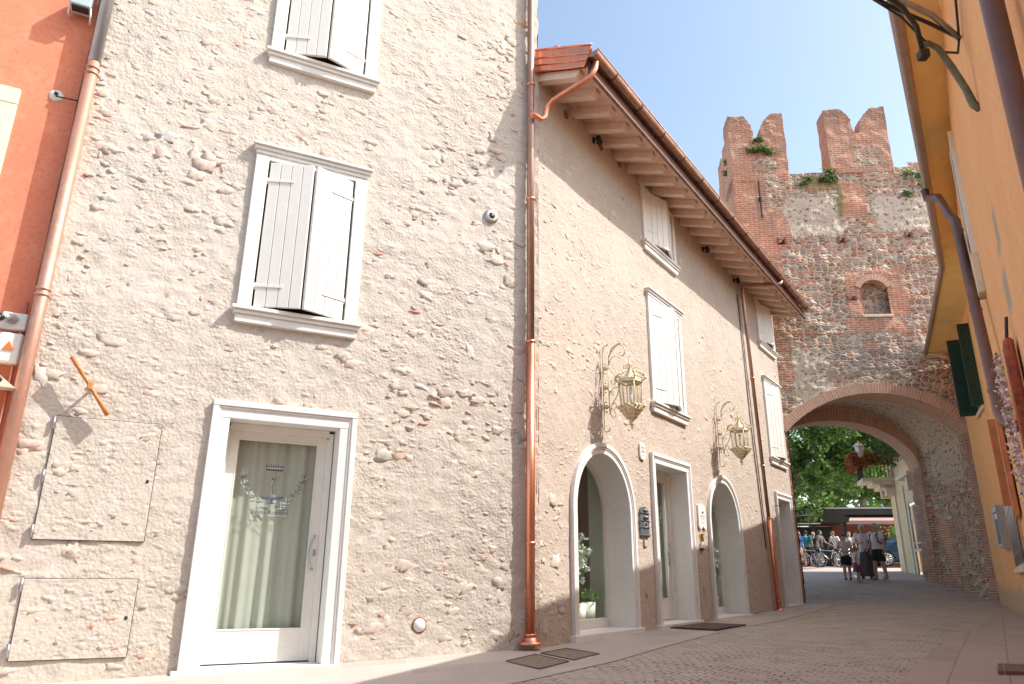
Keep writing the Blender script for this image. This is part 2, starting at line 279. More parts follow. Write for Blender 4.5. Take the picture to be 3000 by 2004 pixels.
class MB:
    def __init__(s): s.v = []; s.f = []; s.mi = []; s.mats = []; s.smooth = []; s.col = {}; s.uv = []; s.cur = 0; s.colv = []
    def mat(s, m):
        if isinstance(m, str): m = M[m]
        if m not in s.mats: s.mats.append(m)
        s.cur = s.mats.index(m); return s
    def add(s, vs, fs, smooth=False, col=None, uv=None):
        b = len(s.v); s.v += [tuple(x) for x in vs]; s.uv += (uv if uv else [(0, 0)] * len(vs)); s.colv += [col or (.5, .5, .5)] * len(vs)
        for f in fs: s.f.append(tuple(i + b for i in f)); s.mi.append(s.cur); s.smooth.append(smooth)
        return s
    def box(s, F, a0, a1, n0, n1, z0, z1, bev=0, col=None):
        if bev > 0:
            a0_, a1_, n0_, n1_, z0_, z1_ = a0 + bev, a1 - bev, n0 + bev, n1 - bev, z0 + bev, z1 - bev
            bm = bmesh.new(); bmesh.ops.create_cube(bm, size=1)
            for v in bm.verts: v.co = Vector((a0 + (v.co.x + .5) * (a1 - a0), n0 + (v.co.y + .5) * (n1 - n0), z0 + (v.co.z + .5) * (z1 - z0)))
            bmesh.ops.bevel(bm, geom=bm.edges[:], offset=bev, segments=1, affect='EDGES')
            bm.verts.index_update(); vs = [F(*v.co) for v in bm.verts]; uv = [(v.co.x, v.co.z) for v in bm.verts]
            fs = [[v.index for v in f.verts] for f in bm.faces]; bm.free(); return s.add(vs, fs, False, col, uv)
        c = [(a, n, z) for z in (z0, z1) for n in (n0, n1) for a in (a0, a1)]
        return s.add([F(*p) for p in c], [(0, 1, 3, 2), (4, 6, 7, 5), (0, 4, 5, 1), (2, 3, 7, 6), (0, 2, 6, 4), (1, 5, 7, 3)], False, col, [(p[0] + p[1] * .37, p[2]) for p in c])
    def poly(s, F, pts, n0, n1, col=None):      # (s,z) outline extruded along n
        k = len(pts); vs = [F(a, n0, z) for a, z in pts] + [F(a, n1, z) for a, z in pts]
        fs = [tuple(range(k)), tuple(range(2 * k - 1, k - 1, -1))] + [(i, (i + 1) % k, k + (i + 1) % k, k + i) for i in range(k)]
        return s.add(vs, fs, False, col, [(a, z) for a, z in pts] + [(a + n1 - n0, z) for a, z in pts])
    def tube(s, pts, r, k=8, cap=True, smooth=True, col=None, sq=1):
        pts = [Vector(p) for p in pts]; n = len(pts); rs = r if isinstance(r, (list, tuple)) else [r] * n; rings = []; prev = None
        for i, p in enumerate(pts):
            t = (pts[min(i + 1, n - 1)] - pts[max(i - 1, 0)]).normalized()
            if prev is None:
                a = t.orthogonal().normalized() if abs(t.z) > .9 else Vector((0, 0, 1)).cross(t).normalized()
            else:
                a = prev - t * prev.dot(t)
                a = a.normalized() if a.length > 1e-6 else t.orthogonal().normalized()
            prev = a; b = t.cross(a)
            rings.append([p + (a * math.cos(2 * math.pi * j / k) + b * math.sin(2 * math.pi * j / k) * sq) * rs[i] for j in range(k)])
        vs = [v for rg in rings for v in rg]; fs = []
        for i in range(n - 1):
            for j in range(k): fs.append((i * k + j, i * k + (j + 1) % k, (i + 1) * k + (j + 1) % k, (i + 1) * k + j))
        if cap: fs += [tuple(range(k - 1, -1, -1)), tuple((n - 1) * k + j for j in range(k))]
        return s.add(vs, fs, smooth, col)
    def ball(s, c, r, seg=10, ring=7, col=None, rot=None, jit=0, smooth=True):
        c = Vector(c); r = Vector(r) if hasattr(r, '__len__') else Vector((r, r, r)); vs = []; fs = []
        off = Vector((rnd.random() * 50, rnd.random() * 50, 3))
        for i in range(ring + 1):
            th = math.pi * i / ring
            for j in range(seg):
                ph = 2 * math.pi * j / seg; d = Vector((math.sin(th) * math.cos(ph), math.sin(th) * math.sin(ph), math.cos(th)))
                q = 1 + (jit * noise.noise(d * 1.7 + off) * 2 if jit else 0); v = Vector((d.x * r.x, d.y * r.y, d.z * r.z)) * q
                vs.append(c + (rot @ v if rot else v))
        for i in range(ring):
            for j in range(seg): fs.append((i * seg + j, (i + 1) * seg + j, (i + 1) * seg + (j + 1) % seg, i * seg + (j + 1) % seg))
        return s.add(vs, fs, smooth, col)
    def lathe(s, c, prof, k=12, col=None, smooth=True):     # prof: (r, z)
        c = Vector(c); vs = [c + Vector((r * math.cos(2 * math.pi * j / k), r * math.sin(2 * math.pi * j / k), z)) for r, z in prof for j in range(k)]
        fs = [(i * k + j, i * k + (j + 1) % k, (i + 1) * k + (j + 1) % k, (i + 1) * k + j) for i in range(len(prof) - 1) for j in range(k)]
        return s.add(vs, fs, smooth, col)
    def build(s, name, parent=None, **tags):
        me = bpy.data.meshes.new(name); me.from_pydata(s.v, [], s.f)
        for m_ in s.mats: me.materials.append(m_)
        me.polygons.foreach_set('material_index', s.mi); me.polygons.foreach_set('use_smooth', s.smooth)
        li = np.empty(len(me.loops), dtype=np.int32); me.loops.foreach_get('vertex_index', li)
        uv = np.array(s.uv, dtype=np.float32)[li]; me.uv_layers.new(name='UVMap').data.foreach_set('uv', uv.ravel())
        ca = me.color_attributes.new('Col', 'FLOAT_COLOR', 'POINT'); c = np.ones((len(s.v), 4), dtype=np.float32); c[:, :3] = np.array(s.colv, dtype=np.float32); ca.data.foreach_set('color', c.ravel())
        for nm, arr in s.col.items():
            arr = list(arr) + [(0, 0, 0, 0)] * (len(s.v) - len(arr))
            ta = me.color_attributes.new(nm, 'FLOAT_COLOR', 'POINT'); ta.data.foreach_set('color', np.array(arr, dtype=np.float32).ravel())
        if 'tint' not in s.col:
            ta = me.color_attributes.new('tint', 'FLOAT_COLOR', 'POINT'); ta.data.foreach_set('color', np.zeros(len(s.v) * 4, dtype=np.float32))
        me.update(); return link(name, me, parent, **tags)
def link(name, data, parent=None, **tags):
    o = bpy.data.objects.new(name, data); sc.collection.objects.link(o)
    if parent is not None:
        o.parent = parent; o.matrix_parent_inverse = Matrix.Translation(parent.location).inverted() if parent.type == 'EMPTY' and parent.parent is None and parent.rotation_euler.z == 0 and 'local' not in parent else Matrix()
    for a, b in tags.items(): o[a] = b
    return o
def thing(name, loc, label, cat, group=None, local=False, rz=0):
    o = bpy.data.objects.new(name, None); sc.collection.objects.link(o); o.location = loc; o.rotation_euler = (0, 0, rz); o.empty_display_size = .2
    o['label'] = label; o['category'] = cat
    if group: o['group'] = group
    if local: o['local'] = 1
    return o
def copy_tree(o, loc=None, rz=None, label=None):
    c = o.copy(); sc.collection.objects.link(c)
    if loc is not None: c.location = loc
    if rz is not None: c.rotation_euler = (0, 0, rz)
    if label: c['label'] = label
    for ch in list(o.children):
        d = ch.copy(); sc.collection.objects.link(d); d.parent = c
        for g in list(ch.children):
            e = g.copy(); sc.collection.objects.link(e); e.parent = d
    return c
def text_mesh(txt, size, depth=.001):
    cu = bpy.data.curves.new('t', 'FONT'); cu.body = txt; cu.size = size; cu.extrude = depth; cu.align_x = 'CENTER'; cu.align_y = 'CENTER'; cu.resolution_u = 3
    o = bpy.data.objects.new('t', cu); sc.collection.objects.link(o); dg = bpy.context.evaluated_depsgraph_get(); me = bpy.data.meshes.new_from_object(o.evaluated_get(dg)); bpy.data.objects.remove(o)
    v = [tuple(x.co) for x in me.vertices]; f = [tuple(p.vertices) for p in me.polygons]; bpy.data.meshes.remove(me); return v, f
def put_text(mb, F, txt, s, n, z, size, shear=0):
    v, f = text_mesh(txt, size); mb.add([F(s + a + b * shear, n + c, z + b) for a, b, c in v], f)

# ------------------------------------------------------------------ ground
US = [(-30, -1.05), (0, -1.02), (3, -.99), (4.5, -.955), (6.5, -.90), (7.8, -.85), (10, -.815), (16, -.785), (18.5, -.74), (20.5, -.68), (22.5, -.62), (24, -.42), (26.4, -.10), (30, .10), (34, .26), (40, .46), (60, .7), (90, 1.0), (400, 3)]
def gz(x, y):
    u = x * math.sin(R(28)) + y * math.cos(R(28))
    for (a, za), (b, zb) in zip(US, US[1:]):
        if u <= b: return za + (zb - za) * max(0, (u - a)) / (b - a)
    return 3
def sheet(name, xs, ys, fn, mat, dz=0, tags=None, keep=None, axis=28):
    mb = MB().mat(mat); nx, ny = len(xs), len(ys); vs = []; uv = []
    d = Vector((math.sin(R(axis)), math.cos(R(axis)))); n = Vector((d.y, -d.x))
    for y in ys:
        for x in xs: p = fn(x, y); vs.append((p[0], p[1], gz(p[0], p[1]) + dz)); uv.append((n.x * p[0] + n.y * p[1], d.x * p[0] + d.y * p[1]))
    fs = [(j * nx + i, j * nx + i + 1, (j + 1) * nx + i + 1, (j + 1) * nx + i) for j in range(ny - 1) for i in range(nx - 1)]
    return mb.add(vs, fs, True, None, uv).build(name, **(tags or {}))
ys = [-60, -30, -15] + [i * .5 for i in range(-20, 90)] + [50, 60, 80, 120, 200]
xs = [-150, -80, -40, -20] + [i for i in range(-15, 40)] + [50, 80, 150]
def rot28(x, y): a = R(28); return (x * math.cos(a) + y * math.sin(a), -x * math.sin(a) + y * math.cos(a))
sheet('ground', xs, ys, rot28, 'ground', -.012, dict(kind='structure'))
# cobbled street between the walls
d34 = FB.d
def strip(name, L, Rr, mat, dz, k=4, uvax=32, kind='structure', per=None):
    mb = MB().mat(mat); vs = []; uv = []; nn = k + 1; acc = 0; pl = None
    d = Vector((math.sin(R(uvax)), math.cos(R(uvax)))); n = Vector((d.y, -d.x))
    for a, b in zip(L, Rr):
        a = Vector(a); b = Vector(b); mid = (a + b) / 2
        if pl is not None: acc += (mid - pl).length
        pl = mid
        for j in range(nn):
            p = a.lerp(b, j / k); vs.append((p.x, p.y, gz(p.x, p.y) + dz)); uv.append((acc, (p - a).length) if per else (n.dot(p), d.dot(p)))
    fs = [(i * nn + j, i * nn + j + 1, (i + 1) * nn + j + 1, (i + 1) * nn + j) for i in range(len(L) - 1) for j in range(k)]
    return mb.add(vs, fs, True, None, uv).build(name, kind=kind)
def dens(pl, st=.5):
    out = [pl[0]]
    for a, b in zip(pl, pl[1:]):
        n = max(1, int((Vector(b) - Vector(a)).length / st))
        out += [tuple(Vector(a).lerp(Vector(b), i / n)) for i in range(1, n + 1)]
    return out
def para(pl, n):
    pl = [Vector(p) for p in pl]; ls = [0]
    for a, b in zip(pl, pl[1:]): ls.append(ls[-1] + (b - a).length)
    out = []
    for i in range(n):
        t = ls[-1] * i / (n - 1)
        for j in range(len(pl) - 1):
            if t <= ls[j + 1] + 1e-9: out.append(tuple(pl[j].lerp(pl[j + 1], (t - ls[j]) / max(1e-9, ls[j + 1] - ls[j])))); break
    return out
def xy(v): return (v.x, v.y)
wallL = [xy(FA(-14, 0, 0)), xy(FA(-5, 0, 0)), xy(FA(0, 0, 0)), xy(FB(4, 0, 0)), xy(FB(12.62, 0, 0)), xy(FT(.1, -4.4, 0))]
wallR = [xy(F1(-24, .0, 0)), xy(F1(-13, .0, 0)), xy(F1(-8, 0, 0)), xy(F1(0, 0, 0)), xy(F2(3.9, 0, 0)), xy(FT(5.1, -4.4, 0))]
strip('street', para(wallL, 90), para(wallR, 90), 'setts', 0, 10)
walk_out = [(-9.5, -1.2), (-3.2, 3.1), (-1.55, 5.2), (-.18, 6.61), (1.11, 8.1), (3.28, 11.75), (5.2, 14.6), xy(FB(12.6, .75, 0))]
walk_in = [xy(FA(-14, -.02, 0)), xy(FA(-5, -.02, 0)), xy(FA(-2.8, -.02, 0)), xy(FA(-.9, -.02, 0)), xy(FB(.3, -.02, 0)), xy(FB(4, -.02, 0)), xy(FB(8, -.02, 0)), xy(FB(12.6, -.02, 0))]
def multi(pl, k): return [p for a, b in zip(pl, pl[1:]) for p in [tuple(Vector(a).lerp(Vector(b), i / k)) for i in range(k)]] + [pl[-1]]
strip('pavement', multi(walk_in, 10), multi(walk_out, 10), 'flags', .006, 5, per=True)
strip('pavement', dens([xy(F1(-24, -.02, 0)), xy(F1(-8, -.02, 0)), xy(F1(0, -.02, 0)), xy(F2(3.9, -.02, 0))], .5), dens([xy(F1(-24, 1.5, 0)), xy(F1(-8, .95, 0)), xy(F1(0, .55, 0)), xy(F2(3.9, .35, 0))], .5), 'flags_r', .006, 4, per=True) if False else None
La = para([xy(F1(-24, -.02, 0)), xy(F1(-8, -.02, 0)), xy(F1(0, -.02, 0)), xy(F2(3.9, -.02, 0))], 60); Lb = para([xy(F1(-24, 1.6, 0)), xy(F1(-8, 1.15, 0)), xy(F1(0, .6, 0)), xy(F2(3.9, .4, 0))], 60)
strip('pavement', La, Lb, 'flags_r', .006, 4, per=True)

# ------------------------------------------------------------------ rubble walls
def grid_wall(F, a0, a1, z0, z1, st, holes, mat, amp, edge_amp=0, tintfn=None, jag=None):
    """dense wall sheet with real unevenness; holes: list of f(s,z)->bool"""
    na = int((a1 - a0) / st) + 1; nz = int((z1 - z0) / st) + 1
    A = np.linspace(a0, a1, na); Z = np.linspace(z0, z1, nz); mb = MB().mat(mat); vs = []; uv = []; tint = []
    for z in Z:
        for a in A:
            p = Vector((a * 1.3, z * 1.6, F.yaw)); h = noise.noise(p) * 1.2 + noise.noise(p * 4.3) * .7 + noise.noise(Vector((a * 9, z * 15, 5 + F.yaw))) * .75
            aa = a
            if jag and (a > a1 - .01 or a < a0 + .01): aa = a + jag * noise.noise(Vector((3, z * 4, 8)))
            vs.append(F(aa, min(0, h * amp - amp * .3) if amp > .03 else h * amp, z)); uv.append((a, z)); tint.append(tintfn(a, z) if tintfn else (0, 0, 0, 0))
    fs = []
    ca = (A[:-1] + A[1:]) / 2; cz = (Z[:-1] + Z[1:]) / 2
    for j in range(nz - 1):
        for i in range(na - 1):
            if not any(h(ca[i], cz[j]) for h in holes): fs.append((j * na + i, j * na + i + 1, (j + 1) * na + i + 1, (j + 1) * na + i))
    mb.add(vs, fs, True, None, uv); mb.col['tint'] = tint; return mb
def ell(mb, F, s, z, rs, rz, rn, tilt, col, n=0):
    rot = Matrix((F.d, F.n, Vector((0, 0, 1)))).transposed() @ Matrix.Rotation(tilt, 3, 'Y')
    mb.ball(F(s, n, z), (rs, rn, rz), 12, 7, col, rot, .42)
PAL = [((.55, .46, .385), 10), ((.50, .435, .37), 8), ((.58, .49, .41), 8), ((.44, .43, .41), 3), ((.36, .40, .40), 2), ((.56, .41, .35), 4), ((.50, .22, .14), 1.4), ((.62, .60, .56), 2), ((.38, .31, .26), 1.5), ((.60, .33, .22), 1)]
PC = [p for p, _ in PAL]; PW = [w_ for _, w_ in PAL]
def stones(mb, F, a0, a1, z0, z1, count, blocked, seed, smin, smax, dens_fn=None, nb=0):
    r = random.Random(seed); mb.mat('stone'); put = []; tries = 0
    while len(put) < count and tries < count * 14:
        tries += 1; s = r.uniform(a0, a1); z = round(r.uniform(z0, z1) / .085) * .085 + r.uniform(-.02, .02); rs = smin + (smax - smin) * r.random() ** 2.2; rz = rs * r.uniform(.38, .75)
        if r.random() < .06: rs, rz = rz, rs
        if dens_fn and r.random() > dens_fn(s, z): continue
        if blocked(s, z, rs): continue
        if any(abs(s - a) < (rs + b) * .9 and abs(z - c) < (rz + d) * .85 for a, b, c, d in put[-260:]): continue
        put.append((s, rs, z, rz)); c = r.choices(PC, PW)[0]; v = r.uniform(.88, 1.1); c = tuple(x * v for x in c)
        if c[0] > .44 and c[1] < .25: rz = min(rz, .022)
        rn = .010 + rs * .10; c = tuple(.62 * x + .38 * y for x, y in zip(c, (.58, .49, .40))) if r.random() < .5 else c; ell(mb, F, s, z, rs, rz, rn, r.uniform(-.3, .3), c, nb - rn * r.uniform(.45, .85))
def rect(a0, a1, z0, z1): return lambda s, z: a0 < s < a1 and z0 < z < z1
def arch(c, r, zs, z0): return lambda s, z: abs(s - c) < r and (z0 < z < zs or (s - c) ** 2 + (z - zs) ** 2 < r * r and z >= zs)

# ================================================================== OLD STONE HOUSE (left)
hA = thing('stone_house', FA(-2.8, 0, gz(-2, 7.9)), 'tall beige rubble-plastered stone house with white marble door, filling the left half', 'house')
holesA = [rect(-3.76, -2.46, -.93, 1.60), rect(-3.69, -2.54, 2.70, 4.69), rect(-3.69, -2.54, 6.10, 8.12)]
mb = grid_wall(FA, -5.57, 0.03, -1.15, 9.7, .033, holesA, 'plaster_a', .011, jag=.025)
PAN = [(-5.24, -4.325, .26, 1.40), (-5.235, -4.32, -.765, -.085)]
def blkA(s, z, r):
    for a0, a1, z0, z1 in ((-3.9, -2.3, -1.2, 1.74), (-3.86, -2.36, 2.58, 4.86), (-3.86, -2.36, 5.95, 8.3)):
        if a0 - r * .5 < s < a1 + r * .5 and z0 - .02 < z < z1 + .02: return True
    for a0, a1, z0, z1 in PAN:
        if a0 - .03 - r < s < a1 + .03 + r and z0 - .05 < z < z1 + .05 and not (a0 + r < s < a1 - r and z0 + .07 < z < z1 - .07): return True
    return (s + .71) ** 2 + (z - 4.63) ** 2 < .02 or (s + 1.48) ** 2 + (z + .55) ** 2 < .03 or s > -r
stones(mb, FA, -5.5, -.03, -.85, 9.2, 1400, blkA, 3, .028, .135, lambda s, z: .35 + .65 * (noise.noise(Vector((s * .7, z * .7, 2))) > -.12))
# side and back of the house, roof
mb.mat('plaster_a').add([FA(.03, 0, -1.1), FA(.03, -7, -1.1), FA(.03, -7, 9.7), FA(.03, 0, 9.7), FA(-5.57, 0, -1.1), FA(-5.57, -7, -1.1), FA(-5.57, -7, 9.7), FA(-5.57, 0, 9.7)], [(0, 1, 2, 3), (5, 4, 7, 6), (1, 5, 6, 2)])
mb.build('wall', hA)
mb = MB().mat('roof_tile'); mb.add([FA(-5.7, .25, 9.7), FA(.15, .25, 9.7), FA(.15, -3.5, 11), FA(-5.7, -3.5, 11), FA(-5.7, -7.2, 9.7), FA(.15, -7.2, 9.7)], [(0, 1, 2, 3), (3, 2, 5, 4), (0, 3, 4), (1, 5, 2), (0, 4, 5, 1)]); mb.build('roof', hA)

def door_frame(F, parent, a0, a1, z0, z1, wd, name='door_frame', sill_out=.10, depth=.30, mold=.055):
    mb = MB().mat('marble')
    for x0, x1, sg in ((a0, a0 + wd, -1), (a1 - wd, a1, 1)):
        mb.box(F, x0, x1, -depth, .035, z0, z1 - wd, .004)
        e0, e1 = (x0 - .004, x0 + mold) if sg < 0 else (x1 - mold, x1 + .004)
        mb.box(F, e0, e1, .034, .062, z0, z1 - mold, .005); q0, q1 = (e1, e1 + .022) if sg < 0 else (e0 - .022, e0)
        mb.box(F, q0, q1, .034, .047, z0, z1 - mold - .022, .003)
    mb.box(F, a0, a1, -depth, .037, z1 - wd + .002, z1, .004); mb.box(F, a0 - .005, a1 + .005, .036, .066, z1 - mold, z1 + .004, .005)
    mb.box(F, a0 + mold, a1 - mold, .036, .05, z1 - mold - .024, z1 - mold - .002, .003)
    o = mb.build(name, parent)
    MB().mat('marble').box(F, a0 - .06, a1 + .06, -depth - .1, sill_out, z0 - .10, z0, .008).build('threshold', parent)
    return o
def curtain(F, a0, a1, z0, z1, n, waves, amp, parent, mat='curtain', seed=1):
    r = random.Random(seed); mb = MB().mat(mat); k = 120; vs = []; ph = [r.uniform(0, 6) for _ in range(4)]
    for j in range(7):
        t = j / 6
        for i in range(k + 1):
            u = i / k; w_ = math.sin(u * waves * 6.28 + ph[0] + t * .5) + .5 * math.sin(u * waves * 2.3 * 6.28 + ph[1]) + .35 * math.sin(u * waves * .4 * 6.28 + ph[2] + t)
            vs.append(F(a0 + (a1 - a0) * u, n + amp * w_ * (.6 + .5 * t), z1 + (z0 - z1) * t))
    mb.add(vs, [(j * (k + 1) + i, j * (k + 1) + i + 1, (j + 1) * (k + 1) + i + 1, (j + 1) * (k + 1) + i) for j in range(6) for i in range(k)], True)
    return mb.build('curtain', parent)
def leaf(F, parent, a0, a1, z0, z1, n, g, handle_side=1, emblem=True):
    """glazed white door leaf; g = glass rect (a0,a1,z0,z1)"""
    mb = MB().mat('white_wood')
    mb.box(F, a0, g[0], n - .05, n, z0, z1, .004); mb.box(F, g[1], a1, n - .05, n, z0, z1, .004)
    mb.box(F, g[0], g[1], n - .05, n - .001, g[3], z1, .003); mb.box(F, g[0], g[1], n - .05, n - .001, z0, g[2], .003)
    mb.box(F, g[0] + .0, g[1], n - .0005, n + .003, z0 + .125, z0 + .129)
    # glazing bead
    for x0, x1, y0, y1 in ((g[0] - .012, g[0], g[2], g[3]), (g[1], g[1] + .012, g[2], g[3]), (g[0] - .012, g[1] + .012, g[3], g[3] + .012), (g[0] - .012, g[1] + .012, g[2] - .012, g[2])):
        mb.box(F, x0, x1, n - .002, n + .006, y0, y1)
    d = mb.build('door', parent)
    MB().mat('glass').add([F(g[0], n - .025, g[2]), F(g[1], n - .025, g[2]), F(g[1], n - .025, g[3]), F(g[0], n - .025, g[3])], [(0, 1, 2, 3)]).build('glass_pane', d)
    hx = (g[1] + a1) / 2 if handle_side > 0 else (g[0] + a0) / 2; zc = z0 + 1.08
    mb = MB().mat('zinc'); pts = []
    for i in range(15):
        t = i / 14; pts.append(F(hx - .05 * math.sin(t * math.pi) * handle_side, n + .045 * math.sin(t * math.pi) ** .5, zc - .17 + .34 * t))
    mb.tube(pts, .009, 7); mb.ball(F(hx + .004, n + .004, zc + .175), .017); mb.ball(F(hx + .004, n + .004, zc - .175), .017); mb.box(F, hx + .0, hx + .03, n, n + .008, zc - .035, zc + .035, .003)
    mb.build('handle', d)
    return d
# jamb lining between marble and leaf, door leaf, interior
MB().mat('white_wood').box(FA, -3.69, -3.655, -.33, -.20, -.90, 1.50).box(FA, -2.59, -2.54, -.33, -.20, -.90, 1.50).box(FA, -3.655, -2.59, -.33, -.20, 1.46, 1.53).box(FA, -2.60, -2.575, -.26, -.22, -.88, 1.44).build('door_lining', hA)
door_frame(FA, hA, -3.87, -2.35, -.90, 1.71, .178)
dA = leaf(FA, hA, -3.655, -2.60, -.885, 1.46, -.25, (-3.545, -2.705, -.565, 1.365))
curtain(FA, -3.62, -2.62, -.85, 1.45, -.36, 4, .022, dA)
MB().mat('inside').box(FA, -3.9, -2.3, -1.2, -1.15, -1, 1.7).box(FA, -3.9, -3.85, -1.15, -.36, -1, 1.7).box(FA, -2.36, -2.3, -1.15, -.36, -1, 1.7).box(FA, -3.9, -2.3, -1.2, -.36, 1.6, 1.7).box(FA, -3.9, -2.3, -1.2, -.36, -1.0, -.93).build('interior', hA)

def emblem(F, parent, cx, cz, n, sc_=1.0, rs=5):
    """crowned fountain between two laurel sprays above a name ribbon"""
    r = random.Random(rs); mb = MB().mat('emblem_ink')
    def P(u, v): return F(cx + u * sc_, n, cz + v * sc_)
    def lf(u, v, ang, L, wd):
        c, s_ = math.cos(ang), math.sin(ang); q = [(-L, 0), (0, wd), (L, 0), (0, -wd)]
        mb.add([P(u + a * c - b * s_, v + a * s_ + b * c) for a, b in q], [(0, 1, 2, 3)])
    def quad(u0, u1, v0, v1): mb.add([P(u0, v0), P(u1, v0), P(u1, v1), P(u0, v1)], [(0, 1, 2, 3)])
    for sg in (-1, 1):      # laurel sprays
        for i in range(30):
            t = (i / 29) ** 1.1; u = sg * (.07 + .26 * math.sin(t * 1.45)) + r.uniform(-.035, .035) * (1 - t * .6); v = -.19 + .37 * t ** 1.3 + r.uniform(-.02, .02)
            a = math.pi / 2 - sg * (.9 - .9 * t)
            mb.mat('emblem_ink' if r.random() < .62 else 'emblem_white')
            lf(u + sg * .012, v, a - .6 * sg + r.uniform(-.4, .4), .021, .0055); lf(u - sg * .016, v + .005, a + .7 * sg + r.uniform(-.4, .4), .018, .005)
            mb.mat('emblem_ink'); lf(u, v, a, .014, .002)
    quad(-.125, .125, -.083, -.070); mb.add([P(-.13, -.07), P(.13, -.07), P(.10, -.105), P(-.10, -.105)], [(0, 1, 2, 3)])
    mb.mat('emblem_white'); quad(-.11, .05, -.079, -.074); mb.mat('emblem_ink')
    mb.add([P(-.02, -.105), P(.02, -.105), P(.012, -.14), P(-.012, -.14)], [(0, 1, 2, 3)]); quad(-.045, .045, -.15, -.14)
    # small figure standing in the basin
    for i in range(16):
        t = i / 15; lf(.008 * math.sin(t * 9), -.06 + t * .17, 1.4 + r.uniform(-.5, .5), .014, .005)
    for i in range(9): lf(.005 + r.uniform(-.028, .032), .118 + r.uniform(-.02, .022), r.uniform(0, 3), .012, .005)
    lf(.06, .135, .9, .014, .003); lf(-.045, .06, .5, .010, .003)
    # mural crown
    mb.add([P(-.085, .205), P(.085, .205), P(.095, .225), P(-.095, .225)], [(0, 1, 2, 3)]); mb.mat('emblem_white'); quad(-.07, .07, .227, .236); mb.mat('emblem_ink')
    for i in range(8): quad(-.095 + i * .025, -.082 + i * .025, .238, .262)
    for i in range(5): lf(-.08 + i * .04, .272, 1.57, .009, .004)
    # ribbon
    mb.mat('emblem_white'); quad(-.20, .17, -.272, -.269); quad(-.20, -.197, -.272, -.215); quad(.15, .165, -.215, -.212); mb.mat('emblem_ink'); lf(.15, -.208, .2, .05, .007); quad(.176, .182, -.26, -.21)
    v, f = text_mesh('Reglia Rosetta', .066 * sc_, .0004); mb.add([F(cx - .012 + a + b * .25, n + c, cz - .243 * sc_ + b) for a, b, c in v], f)
    return mb.build('emblem', parent)
M['emblem_ink'] = plain('etched_dark_lettering', (.05, .07, .09), .6, 0, .2); M['emblem_white'] = plain('frosted_etching', (.52, .56, .56), .7, 0, .1)
emblem(FA, dA, -3.14, .845, -.262, 1.0)

def shutter_window(F, parent, a0, a1, z0, z1, fw=.15, cornice=True, out=.18, n0=0, sm=1, far=False):
    """white framed window, both shutters ajar and meeting in a prow. a0..a1, z0..z1 = opening"""
    o0, o1 = a0 - fw, a1 + fw
    mb = MB().mat('white_wood'); mb.box(F, o0, a0, -.12, .05, z0, z1 + .06, .006); mb.box(F, a1, o1, -.12, .05, z0, z1 + .06, .006); mb.box(F, a0, a1, -.12, .049, z1, z1 + .06, .004)
    fr = mb.build('window', parent)
    if cornice:
        MB().mat('white_wood').box(F, o0 - .05, o1 + .05, -.03, .115, z1 + .155, z1 + .19, .005).box(F, o0 - .03, o1 + .03, -.03, .085, z1 + .11, z1 + .154, .006).box(F, o0 - .008, o1 + .008, -.03, .062, z1 + .061, z1 + .109, .004).build('cornice', fr)
    MB().mat('white_wood').box(F, o0 - .05, o1 + .05, -.1, .115, z0 - .055, z0 - .012, .006).box(F, o0 - .03, o1 + .03, -.1, .085, z0 - .10, z0 - .056, .006).box(F, o0 - .005, o1 + .005, -.1, .06, z0 - .19, z0 - .101, .005).build('sill', fr)
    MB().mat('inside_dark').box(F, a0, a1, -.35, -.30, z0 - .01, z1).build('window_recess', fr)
    cx = (a0 + a1) / 2
    for sg in (-1, 1):
        hs = a0 + .03 if sg < 0 else a1 - .03; L = math.hypot(cx - hs, out); ang = math.atan2(out, abs(cx - hs))
        dirv = (F.d * (-sg) * math.cos(ang) + F.n * math.sin(ang)); nrm = (F.n * math.cos(ang) + F.d * sg * math.sin(ang))
        class G: pass
        og = F(hs, .0, 0)
        def Q(a, n, z, og=og, dirv=dirv, nrm=nrm): return og + dirv * a + nrm * n + Vector((0, 0, z))
        mb = MB().mat('white_wood'); nb = 4; wd = (L - .012) / nb; dz = .0
        for i in range(nb):
            mb.box(Q, i * wd + .003, (i + 1) * wd - .003, -.0, .032, z0 + .015, z1 - .015, .004)
        mb.box(Q, .0, L - .012, -.012, .001, z0 + .02, z1 - .02)
        mb.box(Q, .04, L - .05, -.032, -.012, z0 + .22, z0 + .30); mb.box(Q, .04, L - .05, -.032, -.012, z1 - .30, z1 - .22)
        sh = mb.build('shutter', fr if False else parent)
        sh.name = 'shutter'
        for zz in (z0 + .26, z1 - .26):
            mb = MB().mat('white_wood'); mb.box(Q, -.02, .30 * min(1, L / .5), .033, .042, zz - .016, zz + .016, .003); mb.tube([Q(-.005, .02, zz - .04), Q(-.005, .02, zz + .04)], .013, 8)
            mb.build('strap_hinge', sh)
    return fr
shutter_window(FA, hA, -3.63, -2.59, 2.79, 4.645)
shutter_window(FA, hA, -3.63, -2.59, 6.19, 8.05)
